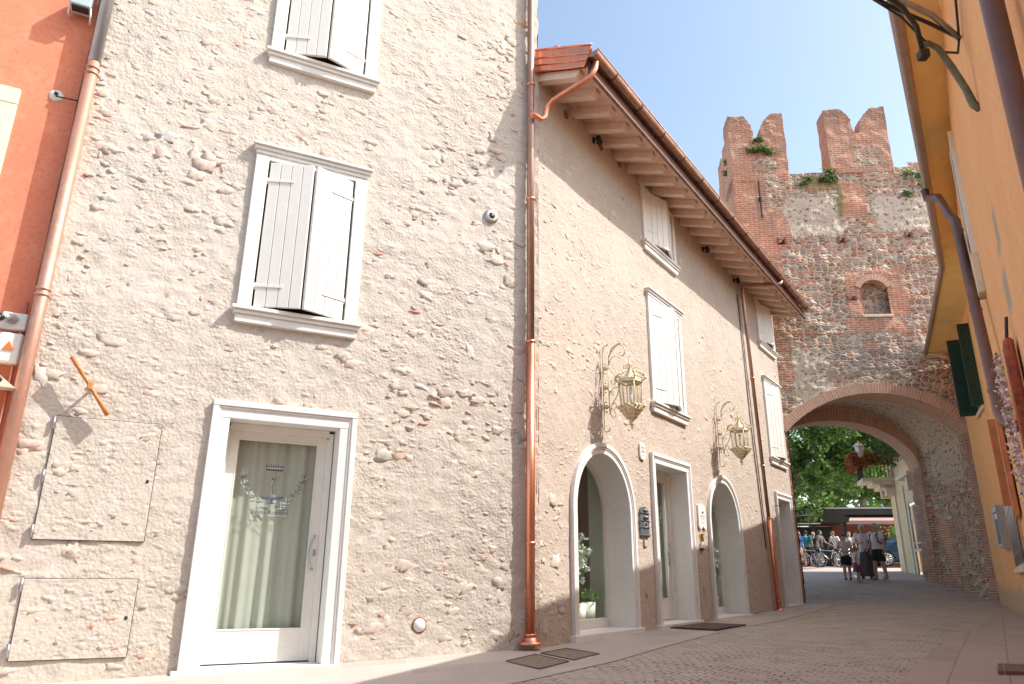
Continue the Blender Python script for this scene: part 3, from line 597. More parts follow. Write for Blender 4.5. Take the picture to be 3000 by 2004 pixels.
# flush meter doors plastered like the wall
for i, (a0, a1, z0, z1) in enumerate(PAN):
    m2 = MB().mat('dark_metal'); g = .006
    for q in ((a0, a1, z0 - g, z0), (a0, a1, z1, z1 + g), (a1, a1 + g, z0, z1), (a0 - g, a0, z0, z1)): m2.box(FA, q[0], q[1], -.02, .014, q[2], q[3])
    m2.mat('plaster_a').box(FA, a0, a1, .0, .022, z0, z1, .004)
    stones(m2, FA, a0 + .1, a1 - .1, z0 + .08, z1 - .08, 26, lambda s, z, r: False, 40 + i, .03, .085, None, .022)
    for v in range(len(m2.v)): pass
    md = m2.build('meter_door', hA)
    for t in ((.06, .5, .94) if i == 0 else (.12, .92)):
        mk = MB().mat('zinc'); zz = z0 + (z1 - z0) * t; mk.tube([FA(a0 - .012, .03, zz - .06), FA(a0 - .012, .03, zz + .06)], .014, 7); mk.build('hinge', md)
    MB().mat('dark_metal').ball(FA(a1 - .05, .018, (z0 + z1) / 2), (.016, .016, .02)).build('lock', md)
# stop bar (espagnolette) hanging tilted on the wall
sb = thing('shutter_stop', FA(-5.02, 0, 1.72), 'rusty orange iron stop bar hanging tilted on the stone wall above the upper meter door', 'iron bar')
pa, pb = FA(-5.20, .16, 1.955), FA(-4.815, .14, 1.43); MB().mat('rust').tube([pa, pa.lerp(pb, .25), pa.lerp(pb, .5), pa.lerp(pb, .75), pb], [.042, .040, .028, .038, .046], 8, sq=.5).build('bar', sb)
MB().mat('rust').tube([FA(-5.0, .0, 1.69), FA(-5.0, .15, 1.69)], .014, 7).box(FA, -5.03, -4.98, .15, .19, 1.65, 1.73, .008).build('bracket', sb)
# round vent & outlet
v = MB().mat('zinc'); v.tube([FA(-.71, -.02, 4.63), FA(-.71, .03, 4.63)], .10, 20); v.mat('white_plastic').tube([FA(-.71, .03, 4.63), FA(-.71, .045, 4.63)], [.085, .075], 20); v.mat('dark_metal').tube([FA(-.71, .0451, 4.63), FA(-.71, .047, 4.63)], .045, 16); v.build('wall_vent', hA)
v = MB().mat('brick_red').tube([FA(-1.48, -.02, -.55), FA(-1.48, .012, -.55)], .085, 18); v.mat('white_plastic').tube([FA(-1.48, .012, -.55), FA(-1.48, .02, -.55)], .07, 18); v.build('pipe_cover', hA)
# downpipes of the stone house
def collar(mb, p, r, h=.03): mb.tube([p - Vector((0, 0, h / 2)), p + Vector((0, 0, h / 2))], r, 14)
mb = MB().mat('copper'); x, n = -.14, .085
mb.tube([FA(x, n, -.70), FA(x, n, 2.9)], .058, 16); mb.mat('copper_dull').tube([FA(x, n, 2.9), FA(x, n, 9.6)], .052, 16)
mb.mat('copper')
for zz in (-.68, .35, 2.9, 5.0, 6.9, 8.9): collar(mb, FA(x, n, zz), .066, .03); mb.tube([FA(x, 0, zz), FA(x, n, zz)], .010, 6)
mb.lathe(FA(x, n, -.78), [(.0, .0), (.15, .0), (.15, .02), (.09, .03), (.08, .07), (.06, .08)], 20)
mb.build('downpipe', hA, label='bright copper downpipe at the corner')
mb = MB().mat('copper_old'); x, n = -5.565, .065
mb.tube([FA(x, n, -.95), FA(x, n, 5.3)], .062, 16); mb.mat('zinc').tube([FA(x, n, 5.3), FA(x, n, 9.4)], .064, 16)
mb.mat('copper_old')
for zz in (.3, 2.56, 2.62, 5.15, 5.22, 7.0): collar(mb, FA(x, n, zz), .072, .022)
mb.mat('copper').tube([FA(x - .12, -.03, -.9), FA(x - .12, -.03, 2.5)], .018, 8); mb.mat('brown_metal').tube([FA(x - .085 + .004 * math.sin(q * 2.1), -.06, 2.7 + q * .45) for q in range(15)], .008, 6)
mb.build('downpipe', hA, label='weathered copper and zinc downpipe beside the red house')
# ================================================================== RED HOUSE (far left)
hR = thing('red_house', FA(-9, -.1, -1), 'salmon red plastered house at the left edge with pale stone window surround', 'house')
mb = grid_wall(FA, -11, -5.57, -1.2, 8.5, .12, [rect(-8.6, -6.35, 2.9, 4.6)], 'red', .002)
mb.v = [tuple(Vector(v) - FA.n * .10) for v in mb.v]; mb.add([FA(-11, -.1, -1.2), FA(-11, -7, -1.2), FA(-11, -7, 8.5), FA(-11, -.1, 8.5)], [(0, 1, 2, 3)]); mb.col['tint'] += [(0, 0, 0, 0)] * 4; mb.build('wall', hR)
mb = MB().mat('cream_stone').box(FA, -6.36, -6.17, -.2, -.055, 2.8, 4.64, .006).box(FA, -8.8, -6.17, -.2, -.053, 4.642, 4.83, .006).box(FA, -8.8, -6.1, -.2, 0, 2.65, 2.795, .006); mb.build('window_surround', hR)
MB().mat('white_wood').box(FA, -8.6, -6.36, -.25, -.2, 2.8, 4.64).build('window', hR)
MB().mat('roof_tile').add([FA(-11.2, .4, 8.5), FA(-5.6, .4, 8.5), FA(-5.6, -4, 10), FA(-11.2, -4, 10)], [(0, 1, 2, 3)]).build('roof', hR)
MB().mat('cream_stone').lathe(FA(-5.86, -.098, 4.86), [(0, 0), (.001, 0)], 4) if False else None
# iron tie with a white patch
a = MB().mat('dark_metal').tube([FA(-5.86, -.09, 4.88), FA(-5.85, -.04, 4.84), FA(-5.62, -.02, 4.84)], .008, 6).ball(FA(-5.86, -.07, 4.89), .022)
a.mat('white_plastic').tube([FA(-5.86, -.1, 4.88), FA(-5.86, -.092, 4.88)], .07, 12).build('pipe_clamp', hR)
# floodlight box
fb = thing('floodlight', FA(-5.78, -.1, 6.05), 'small pale blue metal box lamp high on the red house against the grey zinc pipe', 'lamp')
MB().mat(plain('pale_blue_metal', (.42, .52, .55), .4, .2)).box(FA, -5.90, -5.70, -.05, .14, 5.93, 6.13, .012).build('housing', fb); MB().mat('dark_metal').box(FA, -5.88, -5.72, .02, .12, 5.915, 5.929).build('lamp_face', fb)
MB().mat('white_plastic').tube([FA(-5.90, -.09, 5.9), FA(-5.91, .03, 5.86), FA(-5.90, .1, 5.95)], .010, 6).tube([FA(-5.70, -.09, 5.86), FA(-5.69, .03, 5.82), FA(-5.70, .1, 5.95)], .010, 6).ball(FA(-5.76, .02, 6.17), (.10, .10, .04)).build('bracket', fb)
# security camera on a junction box
cb = thing('security_camera', FA(-5.74, -.1, 2.3), 'white dome-eyed security camera on a cream junction box on the red house', 'camera')
MB().mat('white_plastic').box(FA, -5.86, -5.645, -.1, .0, 2.20, 2.37, .012).build('junction_box', cb)
mb = MB().mat('zinc').tube([FA(-5.74, 0, 2.30), FA(-5.76, .04, 2.29), FA(-5.80, .12, 2.27), FA(-5.83, .20, 2.25)], [.03, .05, .045, .05], 12); mb.mat('dark_metal').tube([FA(-5.825, .195, 2.25), FA(-5.84, .225, 2.245)], [.038, .034], 12).mat('white_plastic').tube([FA(-5.84, .224, 2.245), FA(-5.843, .232, 2.244)], .016, 10); mb.build('camera_head', cb)
# alarm siren
al = thing('alarm_box', FA(-5.74, -.1, 2.0), 'white alarm siren box with an orange triangle lamp on the red house', 'alarm')
mb = MB().mat('white_plastic').box(FA, -5.93, -5.64, -.1, .03, 1.86, 2.16, .02)
mb.mat('zinc')
for i in range(5): mb.box(FA, -5.92, -5.83, .03, .034, 2.03 + i * .02, 2.037 + i * .02)
mb.build('housing', al); MB().mat('orange_plastic').poly(FA, [(-5.79, 1.985), (-5.70, 1.985), (-5.745, 2.07)], .03, .045).build('lamp', al)
aw = thing('folded_awning', FA(-5.8, 0, 1.75), 'beige folded awning arm tip entering at the left edge below the alarm box', 'awning')
mb = MB().mat('cream_stone').poly(FA, [(-6.2, 1.60), (-5.60, 1.60), (-5.98, 1.90), (-6.2, 2.0)], .0, .16); mb.mat('dark_metal').ball(FA(-5.74, .162, 1.665), (.03, .03, .03)); mb.build('arm', aw)

# ================================================================== ROW HOUSE (middle)
hB = thing('row_house', FB(6, 0, gz(4, 14)), 'beige plastered row house with copper gutter and two arched shop windows beside the gate', 'house')
holesB = [arch(1.78, .86, .88, -.76), arch(7.0, .86, .98, -.76), rect(3.6, 5.1, -.8, 1.86), rect(11.02, 12.25, -.8, 1.9)]
WB = [(3.80, 5.10, 2.87, 4.77, True), (3.78, 5.08, 5.93, 7.03, False), (10.98, 12.22, 2.87, 4.77, True), (10.98, 12.2, 5.93, 7.03, False)]
holesB += [rect(a - .05, b + .05, c - .08, d + .04) for a, b, c, d, _ in WB]
mb = grid_wall(FB, .0, 12.62, -1.05, 7.35, .042, holesB, 'plaster_b', .007)
def blkB(s, z, r):
    if s < r or s > 12.6 - r: return True
    if abs(s - 1.78) < 1.02 + r * .6 and z < .9 + r or (s - 1.78) ** 2 + (z - .9) ** 2 < (1.0 + r) ** 2: return True
    if abs(s - 7.0) < 1.02 + r * .6 and z < 1 + r or (s - 7) ** 2 + (z - 1) ** 2 < (1.0 + r) ** 2: return True
    for a0, a1, z0, z1 in [(3.45, 5.25, -1, 2.0), (10.9, 12.4, -1, 2.05), (2.9, 3.4, .4, 2.1), (5.4, 6.0, .4, 1.3)] + [(a - .2, b + .2, c - .25, d + .25) for a, b, c, d, _ in WB]:
        if a0 - r < s < a1 + r and z0 - r < z < z1 + r: return True
    return False
stones(mb, FB, .05, 12.5, -.7, 6.9, 620, blkB, 9, .025, .10, lambda s, z: .25 + .75 * (noise.noise(Vector((s * .6, z * .6, 7))) > .0) if s > 2 else 1)
for s, z, rs, rz, c in ((.55, -.42, .13, .09, (.27, .28, .30)), (.38, .9, .10, .09, (.55, .5, .45)), (.45, .15, .12, .09, (.6, .56, .5)), (3.11, -.31, .05, .09, (.45, .14, .08)), (5.59, -.29, .045, .09, (.42, .15, .08))): ell(mb, FB, s, z, rs, rz, .022, .1, c, -.008)
mb.mat('plaster_b').add([FB(12.62, 0, -1), FB(12.62, -7, -1), FB(12.62, -7, 7.2), FB(12.62, 0, 7.2)], [(0, 1, 2, 3)])
for s, z in ((.88, 7.0), (2.06, 7.04), (2.78, 7.08)): MB().mat('brick_red').tube([FB(s, .0, z), FB(s, .012, z)], .07, 14).build('wall_vent', hB)
mb.build('wall', hB)
def archframe(F, c, r, zs, z0, parent, wd=.15, depth=.38, nd=-1.0):
    mb = MB().mat('marble'); K = 28
    def ring(r0, r1, n0, n1, zb):
        path = [(1, 0, zb)] + [(math.cos(math.pi * i / K), math.sin(math.pi * i / K), zs) for i in range(K + 1)] + [(-1, 0, zb)]
        vs = []; fs = []
        for cx, sx, z in path:
            for rr, n in ((r0, n0), (r0, n1), (r1, n1), (r1, n0)): vs.append(F(c + cx * rr, n, z + sx * rr))
        for i in range(len(path) - 1):
            for j in range(4): fs.append((i * 4 + j, i * 4 + (j + 1) % 4, (i + 1) * 4 + (j + 1) % 4, (i + 1) * 4 + j))
        mb.add(vs, fs, False)
    ring(r - wd, r, -depth, .035, z0); ring(r - .055, r + .004, .034, .062, z0); ring(r - .08, r - .056, .034, .048, z0)
    fr = mb.build('arched_window', parent)
    MB().mat('marble').box(F, c - r - .06, c + r + .06, -depth - .15, .10, z0 - .10, z0, .008).build('threshold', parent)
    mb = MB().mat('white_wood'); ri = r - wd; ring(ri - .055, ri + .01, -depth - .05, -depth + .01, z0 + .0)
    mb.box(F, c - ri, c + ri, -depth - .05, -depth + .012, z0, z0 + .13, .004); mb.build('window_frame', fr)
    vs = [F(c, -depth - .02, zs)] + [F(c + (ri - .04) * x, -depth - .02, z) for x, z in [(1, z0 + .12)]] + [F(c + (ri - .04) * math.cos(math.pi * i / K), -depth - .02, zs + (ri - .04) * math.sin(math.pi * i / K)) for i in range(K + 1)] + [F(c - (ri - .04), -depth - .02, z0 + .12)]
    MB().mat('glass').add(vs, [tuple([0, i, i + 1]) for i in range(1, len(vs) - 1)] + [(0, len(vs) - 1, 1)]).build('glass_pane', fr)
    # display niche behind the pane
    mb = MB().mat('inside'); d0, d1 = -depth - .06, nd
    if nd < -.9: mb.box(F, c - r, c + r, d1 - .05, d1, z0 - .1, zs + r)
    else:
        dk = MB().mat('room_brown'); dk.box(F, c - 1.6, c + 2.2, -2.9, -2.8, z0 - .1, zs + r + .2).box(F, c + 2.2, c + 2.3, -2.8, d1, z0 - .1, zs + r + .2).box(F, c - 1.7, c - 1.6, -2.8, d1, z0 - .1, zs + r + .2).box(F, c - 1.6, c + 2.2, -2.8, d1, zs + r + .1, zs + r + .2).box(F, c - 1.6, c + 2.2, -2.8, d1, z0 - .2, z0 - .1)
        dk.box(F, c + r, c + 2.2, d1 - .05, d1, z0 - .1, zs + r + .2).box(F, c - 1.6, c - r, d1 - .05, d1, z0 - .1, zs + r + .2)
        dk.mat('brown_wood').box(F, c + .9, c + 2.1, -2.78, -2.5, z0, zs + .3).mat('brass').box(F, c + .5, c + .8, -2.78, -2.7, zs - .6, zs + .1); dk.build('shop_room', fr)
    mb.box(F, c + ri + .01, c + r, d1, d0, z0 - .1, zs + r); mb.box(F, c - r, c - ri - .01, d1, d0, z0 - .1, zs + r); mb.box(F, c - r, c + r, d1, d0, zs + r - .05, zs + r); mb.box(F, c - r, c + r, d1, d0, z0 - .06, z0 + .05)
    mb.build('display_niche', fr)
M['room_brown'] = plain('warm_shop_interior', (.36, .19, .11), .8, 0, .15)
archframe(FB, 1.78, .97, .87, -.74, hB, nd=-.70); archframe(FB, 7.0, .97, .98, -.74, hB)
for a0, a1, zt, zb in ((3.48, 5.20, 1.95, -.74), (10.93, 12.38, 2.0, -.66)):
    door_frame(FB, hB, a0, a1, zb, zt, .165, depth=.38)
    b0, b1 = a0 + .165, a1 - .165
    MB().mat('white_wood').box(FB, b0, b0 + .06, -.42, -.30, zb, zt - .165).box(FB, b1 - .06, b1, -.42, -.30, zb, zt - .165).box(FB, b0 + .06, b1 - .06, -.42, -.30, zt - .235, zt - .165).build('door_lining', hB)
    d = leaf(FB, hB, b0 + .06, b1 - .06, zb + .012, zt - .235, -.35, (b0 + .19, b1 - .19, zb + .36, zt - .36))
    curtain(FB, b0 + .05, b1 - .05, zb + .05, zt - .2, -.47, 6, .02, d, seed=int(a0))
    if a0 < 5: emblem(FB, d, (b0 + b1) / 2 + .03, .98, -.362, 1.05)
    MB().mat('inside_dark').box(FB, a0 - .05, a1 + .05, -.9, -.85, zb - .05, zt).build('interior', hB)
for a, b, c, d, cor in WB: shutter_window(FB, hB, a, b, c, d, .13, cor, .19)
# flowers and pots standing in the display windows
def leaves_mb(mb, pts_fn, count, size, cols, rr=rnd, flat=.5):
    for _ in range(count):
        p = pts_fn(); s_ = size * rr.uniform(.6, 1.4); a = Vector((rr.gauss(0, 1), rr.gauss(0, 1), rr.gauss(0, 1) + flat)).normalized(); t = a.orthogonal().normalized(); t = Matrix.Rotation(rr.uniform(0, 6.28), 3, a) @ t; b = a.cross(t)
        c = rr.choice(cols); v = rr.uniform(.75, 1.25); mb.add([p - t * s_, p + b * s_ * .55, p + t * s_, p - b * s_ * .55], [(0, 1, 2, 3)], False, tuple(min(1, x * v) for x in c))
def vase(F, s, n, z, label, group=None, h=.62, r=.09):
    t = thing('flower_vase', F(s, n, z), label, 'flowers', group)
    MB().mat('white_plastic').lathe(F(s, n, z), [(0, 0), (r, 0), (r * 1.25, h * .42), (r * 1.15, h * .42), (r * .9, .02)], 16).build('vase', t)
    mb = MB().mat('leaf')
    for i in range(5):
        a = i * 1.3; mb.tube([F(s, n, z + .2), F(s + .05 * math.cos(a), n + .05 * math.sin(a), z + .55), F(s + .16 * math.cos(a), n + .12 * math.sin(a), z + h + .25)], .008, 5, col=(.10, .16, .05))
    mb.build('stem', t)
    mb = MB().mat('petal'); r_ = random.Random(int(s * 10))
    for i in range(46):
        c = F(s + r_.gauss(0, .11), n + r_.gauss(0, .07), z + h + .26 + r_.gauss(0, .13))
        for q in range(12): leaves_mb(mb, lambda: c + Vector((r_.gauss(0, .022), r_.gauss(0, .022), r_.gauss(0, .022))), 1, .035, [(.72, .80, .70), (.62, .72, .60), (.78, .82, .74)], r_)
    mb.build('blossom', t)
vase(FB, 2.04, -.58, -.68, 'white blossom branches in a slim vase behind the nearer arched window', h=.66)
vase(FB, 7.50, -.48, -.68, 'white blossom branches in a slim vase behind the farther arched window', h=.66, r=.06)
def bucket(F, s, n, z, label, r, h, plant=True):
    t = thing('plant_pot', F(s, n, z), label, 'plant pot'); MB().mat('white_plastic').lathe(F(s, n, z), [(0, 0), (r * .85, 0), (r, h), (r * .93, h), (r * .8, .02)], 18).build('pot', t)
    if plant:
        mb = MB().mat('leaf'); q = random.Random(5); leaves_mb(mb, lambda: F(s + q.gauss(0, .09), n + q.gauss(0, .07), z + h + .05 + abs(q.gauss(0, .05))), 260, .035, [(.16, .32, .05), (.24, .42, .08)], q); mb.build('foliage', t)
bucket(FB, 2.30, -.60, -.69, 'larger pale pot with bright green plant in the nearer arched window', .14, .30)
bucket(FB, 1.86, -.50, -.69, 'smaller tapered pale pot at the left foot of the nearer arched window', .12, .24, False)
bucket(FB, 7.62, -.62, -.69, 'pale square-shouldered pot in the farther arched window', .13, .26, False)
# roof, rafters, fascia, gutter
def so_z(o): return 7.24 - .33 * o
E_ = 12.55
MB().mat('board').add([FB(.02, -.1, so_z(-.1)), FB(E_, -.1, so_z(-.1)), FB(E_, .86, so_z(.86)), FB(.02, .86, so_z(.86)), FB(.02, -.1, so_z(-.1) + .02), FB(E_, -.1, so_z(-.1) + .02), FB(E_, .86, so_z(.86) + .02), FB(.02, .86, so_z(.86) + .02)], [(0, 1, 2, 3), (7, 6, 5, 4), (0, 3, 7, 4), (1, 5, 6, 2)]).build('soffit', hB)
for i in range(25):
    s = .10 + i * .512; mb = MB().mat('rafter'); w2 = .066
    prof = [(-.12, 0), (.72, 0), (.72, -.05), (.655, -.13), (-.12, -.14)]
    vs = [FB(s + q, o, so_z(o) + dz - .002) for q in (-w2, w2) for o, dz in prof]; k = len(prof)
    mb.add(vs, [tuple(range(k)), tuple(range(2 * k - 1, k - 1, -1))] + [(j, (j + 1) % k, k + (j + 1) % k, k + j) for j in range(k)]); mb.build('rafter', hB)
MB().mat('copper_dark').box(FB, .03, E_, .86, .885, 6.86, 7.10).box(FB, .03, E_, .885, .91, 6.86, 6.90).build('fascia', hB)
mb = MB().mat('copper_dull'); k = 12; rg = .085; vs = []; N = 26
for i in range(N + 1):
    s = -.02 + (E_ + .02) * i / N
    for j in range(k + 1):
        a = math.pi * j / k; vs.append(FB(s, .975 + rg * math.cos(a), 7.16 - rg * 1.05 * math.sin(a)))
mb.add(vs, [(i * (k + 1) + j, i * (k + 1) + j + 1, (i + 1) * (k + 1) + j + 1, (i + 1) * (k + 1) + j) for i in range(N) for j in range(k)], True)
mb.tube([FB(-.02, .975 + rg, 7.165), FB(E_, .975 + rg, 7.165)], .012, 8)
mb.add([FB(-.02, .975 + rg * math.cos(math.pi * j / k), 7.16 - rg * 1.05 * math.sin(math.pi * j / k)) for j in range(k + 1)], [tuple(range(k + 1))]); mb.add([FB(E_, .975 + rg * math.cos(math.pi * j / k), 7.16 - rg * 1.05 * math.sin(math.pi * j / k)) for j in range(k + 1)], [tuple(range(k, -1, -1))])
g = mb.build('gutter', hB)
for i in range(14):
    mb = MB().mat('copper_dark'); s = .6 + i * .9; mb.tube([FB(s, .975 + (rg + .006) * math.cos(a_), 7.16 - (rg + .008) * 1.05 * math.sin(a_)) for a_ in [math.pi * t / 8 for t in range(9)]], .008, 5); mb.tube([FB(s, .90, 7.24), FB(s, .93, 7.30), FB(s, .97, 7.30)], .012, 5)
    mb.build('gutter_bracket', g)
mb = MB().mat('copper'); mb.add([FB(.0, .92, 7.21), FB(E_, .92, 7.21), FB(E_, .86, 7.245), FB(.0, .86, 7.245)], [(0, 1, 2, 3)]).add([FB(-.01, .93, 7.20), FB(E_, .93, 7.20), FB(E_, .86, 7.27), FB(-.01, .86, 7.27)], [(0, 1, 2, 3)])
mb.mat('roof_tile').add([FB(-.01, .90, 7.262), FB(E_, .90, 7.262), FB(E_, -5.5, 9.0), FB(-.01, -5.5, 9.0), FB(-.01, .90, 7.235), FB(E_, .90, 7.235)], [(0, 1, 2, 3), (0, 4, 5, 1)]); mb.build('roof', hB)
# copper cladding that closes the near end of the eaves
mb = MB().mat('copper'); mb.add([FB(-.03, .0, 7.22), FB(-.03, .84, 6.95), FB(-.03, .95, 7.22), FB(-.03, .95, 7.27), FB(-.03, .0, 7.62)], [(0, 1, 2, 3, 4)]); mb.add([FB(.015, .0, 7.22), FB(.015, .84, 6.95), FB(.015, .95, 7.22), FB(.015, .95, 7.27), FB(.015, .0, 7.62)], [(4, 3, 2, 1, 0)])
for t in (.30, .62): mb.tube([FB(-.036, 0, 7.22 + .40 * t), FB(-.036, .86 + .06 * t, 6.95 + .32 * t)], .011, 6)
mb.tube([FB(-.034, 0, 7.62), FB(-.034, .97, 7.275)], .016, 8); mb.tube([FB(-.034, 0, 7.22), FB(-.034, .84, 6.95)], .012, 8)
mb.lathe(FB(.12, .30, 7.46), [(.10, 0), (.10, .12), (.08, .15), (0, .165)], 18); mb.build('eave_cladding', hB)
mb = MB().mat('copper').tube([FB(.10, .96, 7.06), FB(.07, .96, 6.93), FB(.04, .90, 6.80), FB(-.02, .30, 6.60), FB(-.03, .20, 6.52), FB(-.04, .17, 6.36), FB(-.10, .14, 6.30), FB(-.30, .10, 6.30)], .042, 14); mb.build('downpipe', hB, label='short copper swan-neck pipe from the gutter to the corner downpipe')
pA, pB_ = Vector(FB(9.46, .10, 6.85)), Vector(FB(10.02, .10, -.68))
mb = MB().mat('copper_dull').tube([FB(9.9, .97, 7.06), FB(9.86, .96, 6.98), FB(9.80, .88, 6.96), FB(9.5, .2, 6.96), FB(9.46, .12, 6.92), pA.lerp(pB_, .02), pA.lerp(pB_, .74)], .042, 12)
mb.mat('copper').tube([pA.lerp(pB_, .74), pB_], .055, 12).lathe(pB_ - Vector((0, 0, .08)), [(0, 0), (.11, 0), (.10, .05), (.055, .06)], 14).box(FB, 10.1, 10.45, .05, .18, -.785, -.775)
for t in (.02, .3, .58, .74, .98): collar(mb, pA.lerp(pB_, t), .060, .03)
mb.build('downpipe', hB, label='slim brown and orange copper downpipe near the gate')
mb = MB().mat('dark_metal').tube([FB(9.28, .02, 6.7), FB(9.45, .02, 3.0), FB(9.72, .02, .6)], .012, 5); mb.build('cable', hB)  # dark tube added where the slim downpipe's shadow line falls on the wall
for i, (s, lab) in enumerate(((1.79, 'black spotlight under the eaves nearest the copper swan-neck'), (6.98, 'black spotlight under the eaves above the farther lantern'), (9.15, 'black spotlight under the eaves beside the slim downpipe'))):
    t = thing('spotlight', FB(s, 0, 7.02), lab, 'spotlight', 'spotlights under the eaves'); MB().mat('black').box(FB, s - .03, s + .03, 0, .03, 6.98, 7.08, .004).tube([FB(s, .03, 7.04), FB(s, .10, 7.04)], .012, 6).build('bracket', t); MB().mat('black').tube([FB(s + .0, .10, 7.07), FB(s + .02, .12, 6.94)], [.04, .05], 12).build('lamp_head', t)
# small wall objects
t = thing('house_number', FB(3.17, 0, 1.92), 'small white oval house number plate left of the middle door', 'house number'); mb = MB().mat('white_plastic'); mb.poly(FB, [(3.17 + .10 * math.copysign(abs(math.cos(a)) ** .6, math.cos(a)), 1.92 + .14 * math.copysign(abs(math.sin(a)) ** .6, math.sin(a))) for a in [2 * math.pi * i / 24 for i in range(24)]], .0, .03); mb.build('plate', t)
mb = MB().mat('emblem_ink'); put_text(mb, FB, '22', 3.17, .0315, 1.94, .13); mb.box(FB, 3.12, 3.155, .031, .0325, 1.845, 1.852).box(FB, 3.17, 3.22, .031, .0325, 1.845, 1.852).build('numeral', t)
t = thing('wall_plaque', FB(3.12, 0, .77), 'dark pewter relief plaque with arched top between the nearer arched window and middle door', 'plaque')
mb = MB().mat('plaque_grey').poly(FB, [(2.96, .56), (3.28, .56), (3.28, .94)] + [(3.12 + .16 * math.cos(math.pi * i / 10), .94 + .09 * math.sin(math.pi * i / 10)) for i in range(1, 10)] + [(2.96, .94)], 0, .03)
for z in (.58, .70, .80, .92): mb.box(FB, 2.95, 3.29, .0, .045, z, z + .022, .004)
for a_ in range(12): mb.ball(FB(3.12 + .07 * math.cos(a_ * .52), .035, .74 + .04 * math.sin(a_ * .52)), .016, 6, 4)
mb.ball(FB(3.12, .035, .86), (.06, .06, .035), 8, 5).ball(FB(3.12, .035, .97), (.05, .05, .03), 8, 5); mb.build('relief', t)
t = thing('bell_plate', FB(3.14, 0, .47), 'small square cream cover plate under the dark relief plaque', 'switch plate'); MB().mat('plaster_b').box(FB, 3.08, 3.20, 0, .03, .42, .52, .004).build('plate', t)
t = thing('wall_plaque', FB(5.7, 0, 1.03), 'cream parchment-shaped plaque with a pointed lower edge right of the middle door', 'plaque')
mb = MB().mat('white_plastic').poly(FB, [(5.50, .86), (5.58, .80), (5.70, .86), (5.84, .80), (5.90, .88), (5.88, 1.24), (5.70, 1.28), (5.50, 1.24)], 0, .035)
mb.mat('zinc').ball(FB(5.70, .036, 1.13), (.03, .03, .03), 8, 5).box(FB, 5.58, 5.82, .035, .037, 1.045, 1.056).box(FB, 5.60, 5.80, .035, .037, 1.00, 1.008).box(FB, 5.64, 5.76, .035, .037, .93, .938); mb.build('plate', t)
t = thing('intercom', FB(5.65, 0, .66), 'small brass framed door intercom under the cream plaque', 'intercom'); MB().mat('brass').box(FB, 5.58, 5.72, 0, .025, .60, .73, .004).build('frame', t); MB().mat('dark_metal').box(FB, 5.60, 5.70, .0255, .029, .62, .71).mat('brass').ball(FB(5.65, .03, .68), .018, 8, 5).ball(FB(5.65, .03, .64), .014, 8, 5).build('button', t)
t = thing('letter_slot', FB(5.62, 0, .51), 'small white box with dark lower slot under the brass intercom', 'box'); MB().mat('white_plastic').box(FB, 5.54, 5.70, 0, .045, .47, .57, .005).mat('dark_metal').box(FB, 5.54, 5.70, 0, .03, .44, .468).build('body', t)
t = thing('wall_hook', FB(10.7, 0, 1.65), 'thin iron pin sticking from the wall left of the farthest doorway', 'hook'); MB().mat('dark_metal').tube([FB(10.78, 0, 1.63), FB(10.70, .22, 1.63)], .008, 6).build('pin', t)
t = thing('wall_hook', FB(12.5, 0, 1.65), 'thin pale iron pin sticking out at the gate corner right of the farthest doorway', 'hook'); MB().mat('white_plastic').tube([FB(12.5, 0, 1.50), FB(12.62, .5, 1.53)], .010, 6).build('pin', t)
t = thing('door_mat', FB(4.35, .5, gz(*xy(FB(4.35, .5, 0)))), 'brown fibre doormat in front of the middle door', 'doormat'); mb = MB().mat('mat'); z0 = max(gz(*xy(FB(a, b, 0))) for a in (3.65, 5.05) for b in (.2, .85)) + .008
mb.box(FB, 3.65, 5.05, .17, .86, z0, z0 + .022, .004); mb.mat('dark_metal').box(FB, 3.63, 5.07, .15, .169, z0, z0 + .02).box(FB, 3.63, 5.07, .861, .88, z0, z0 + .02); mb.build('mat', t)
M['cover_fill'] = plain('dark_gravel_fill', (.26, .20, .15), .9, 0, .45, 30, .01)
for i, (s0, s1) in enumerate(((-1.07, -.51), (-.40, .16))):
    t = thing('manhole_cover', FB(s0, .9, -.8), 'cobble-filled inspection cover in the pavement, the one %s the corner downpipe' % ('left below' if i == 0 else 'right below'), 'cover'); mb = MB().mat('cover_fill')
    pts = [(s0, .30), (s1, .30), (s1 - .24, .86), (s0 - .24, .86)]; vs = [FB(a, b, 0) for a, b in pts]; vs = [Vector((v.x, v.y, gz(v.x, v.y) + .011)) for v in vs]; mb.add(vs, [(3, 2, 1, 0)], False, None, [(a * 1.7, b * 1.7) for a, b in pts]); mb.mat('brown_metal')
    for a, b in zip(vs, vs[1:] + vs[:1]): mb.tube([a + Vector((0, 0, .002)), b + Vector((0, 0, .002))], .007, 4)
    mb.build('cover_plate', t)
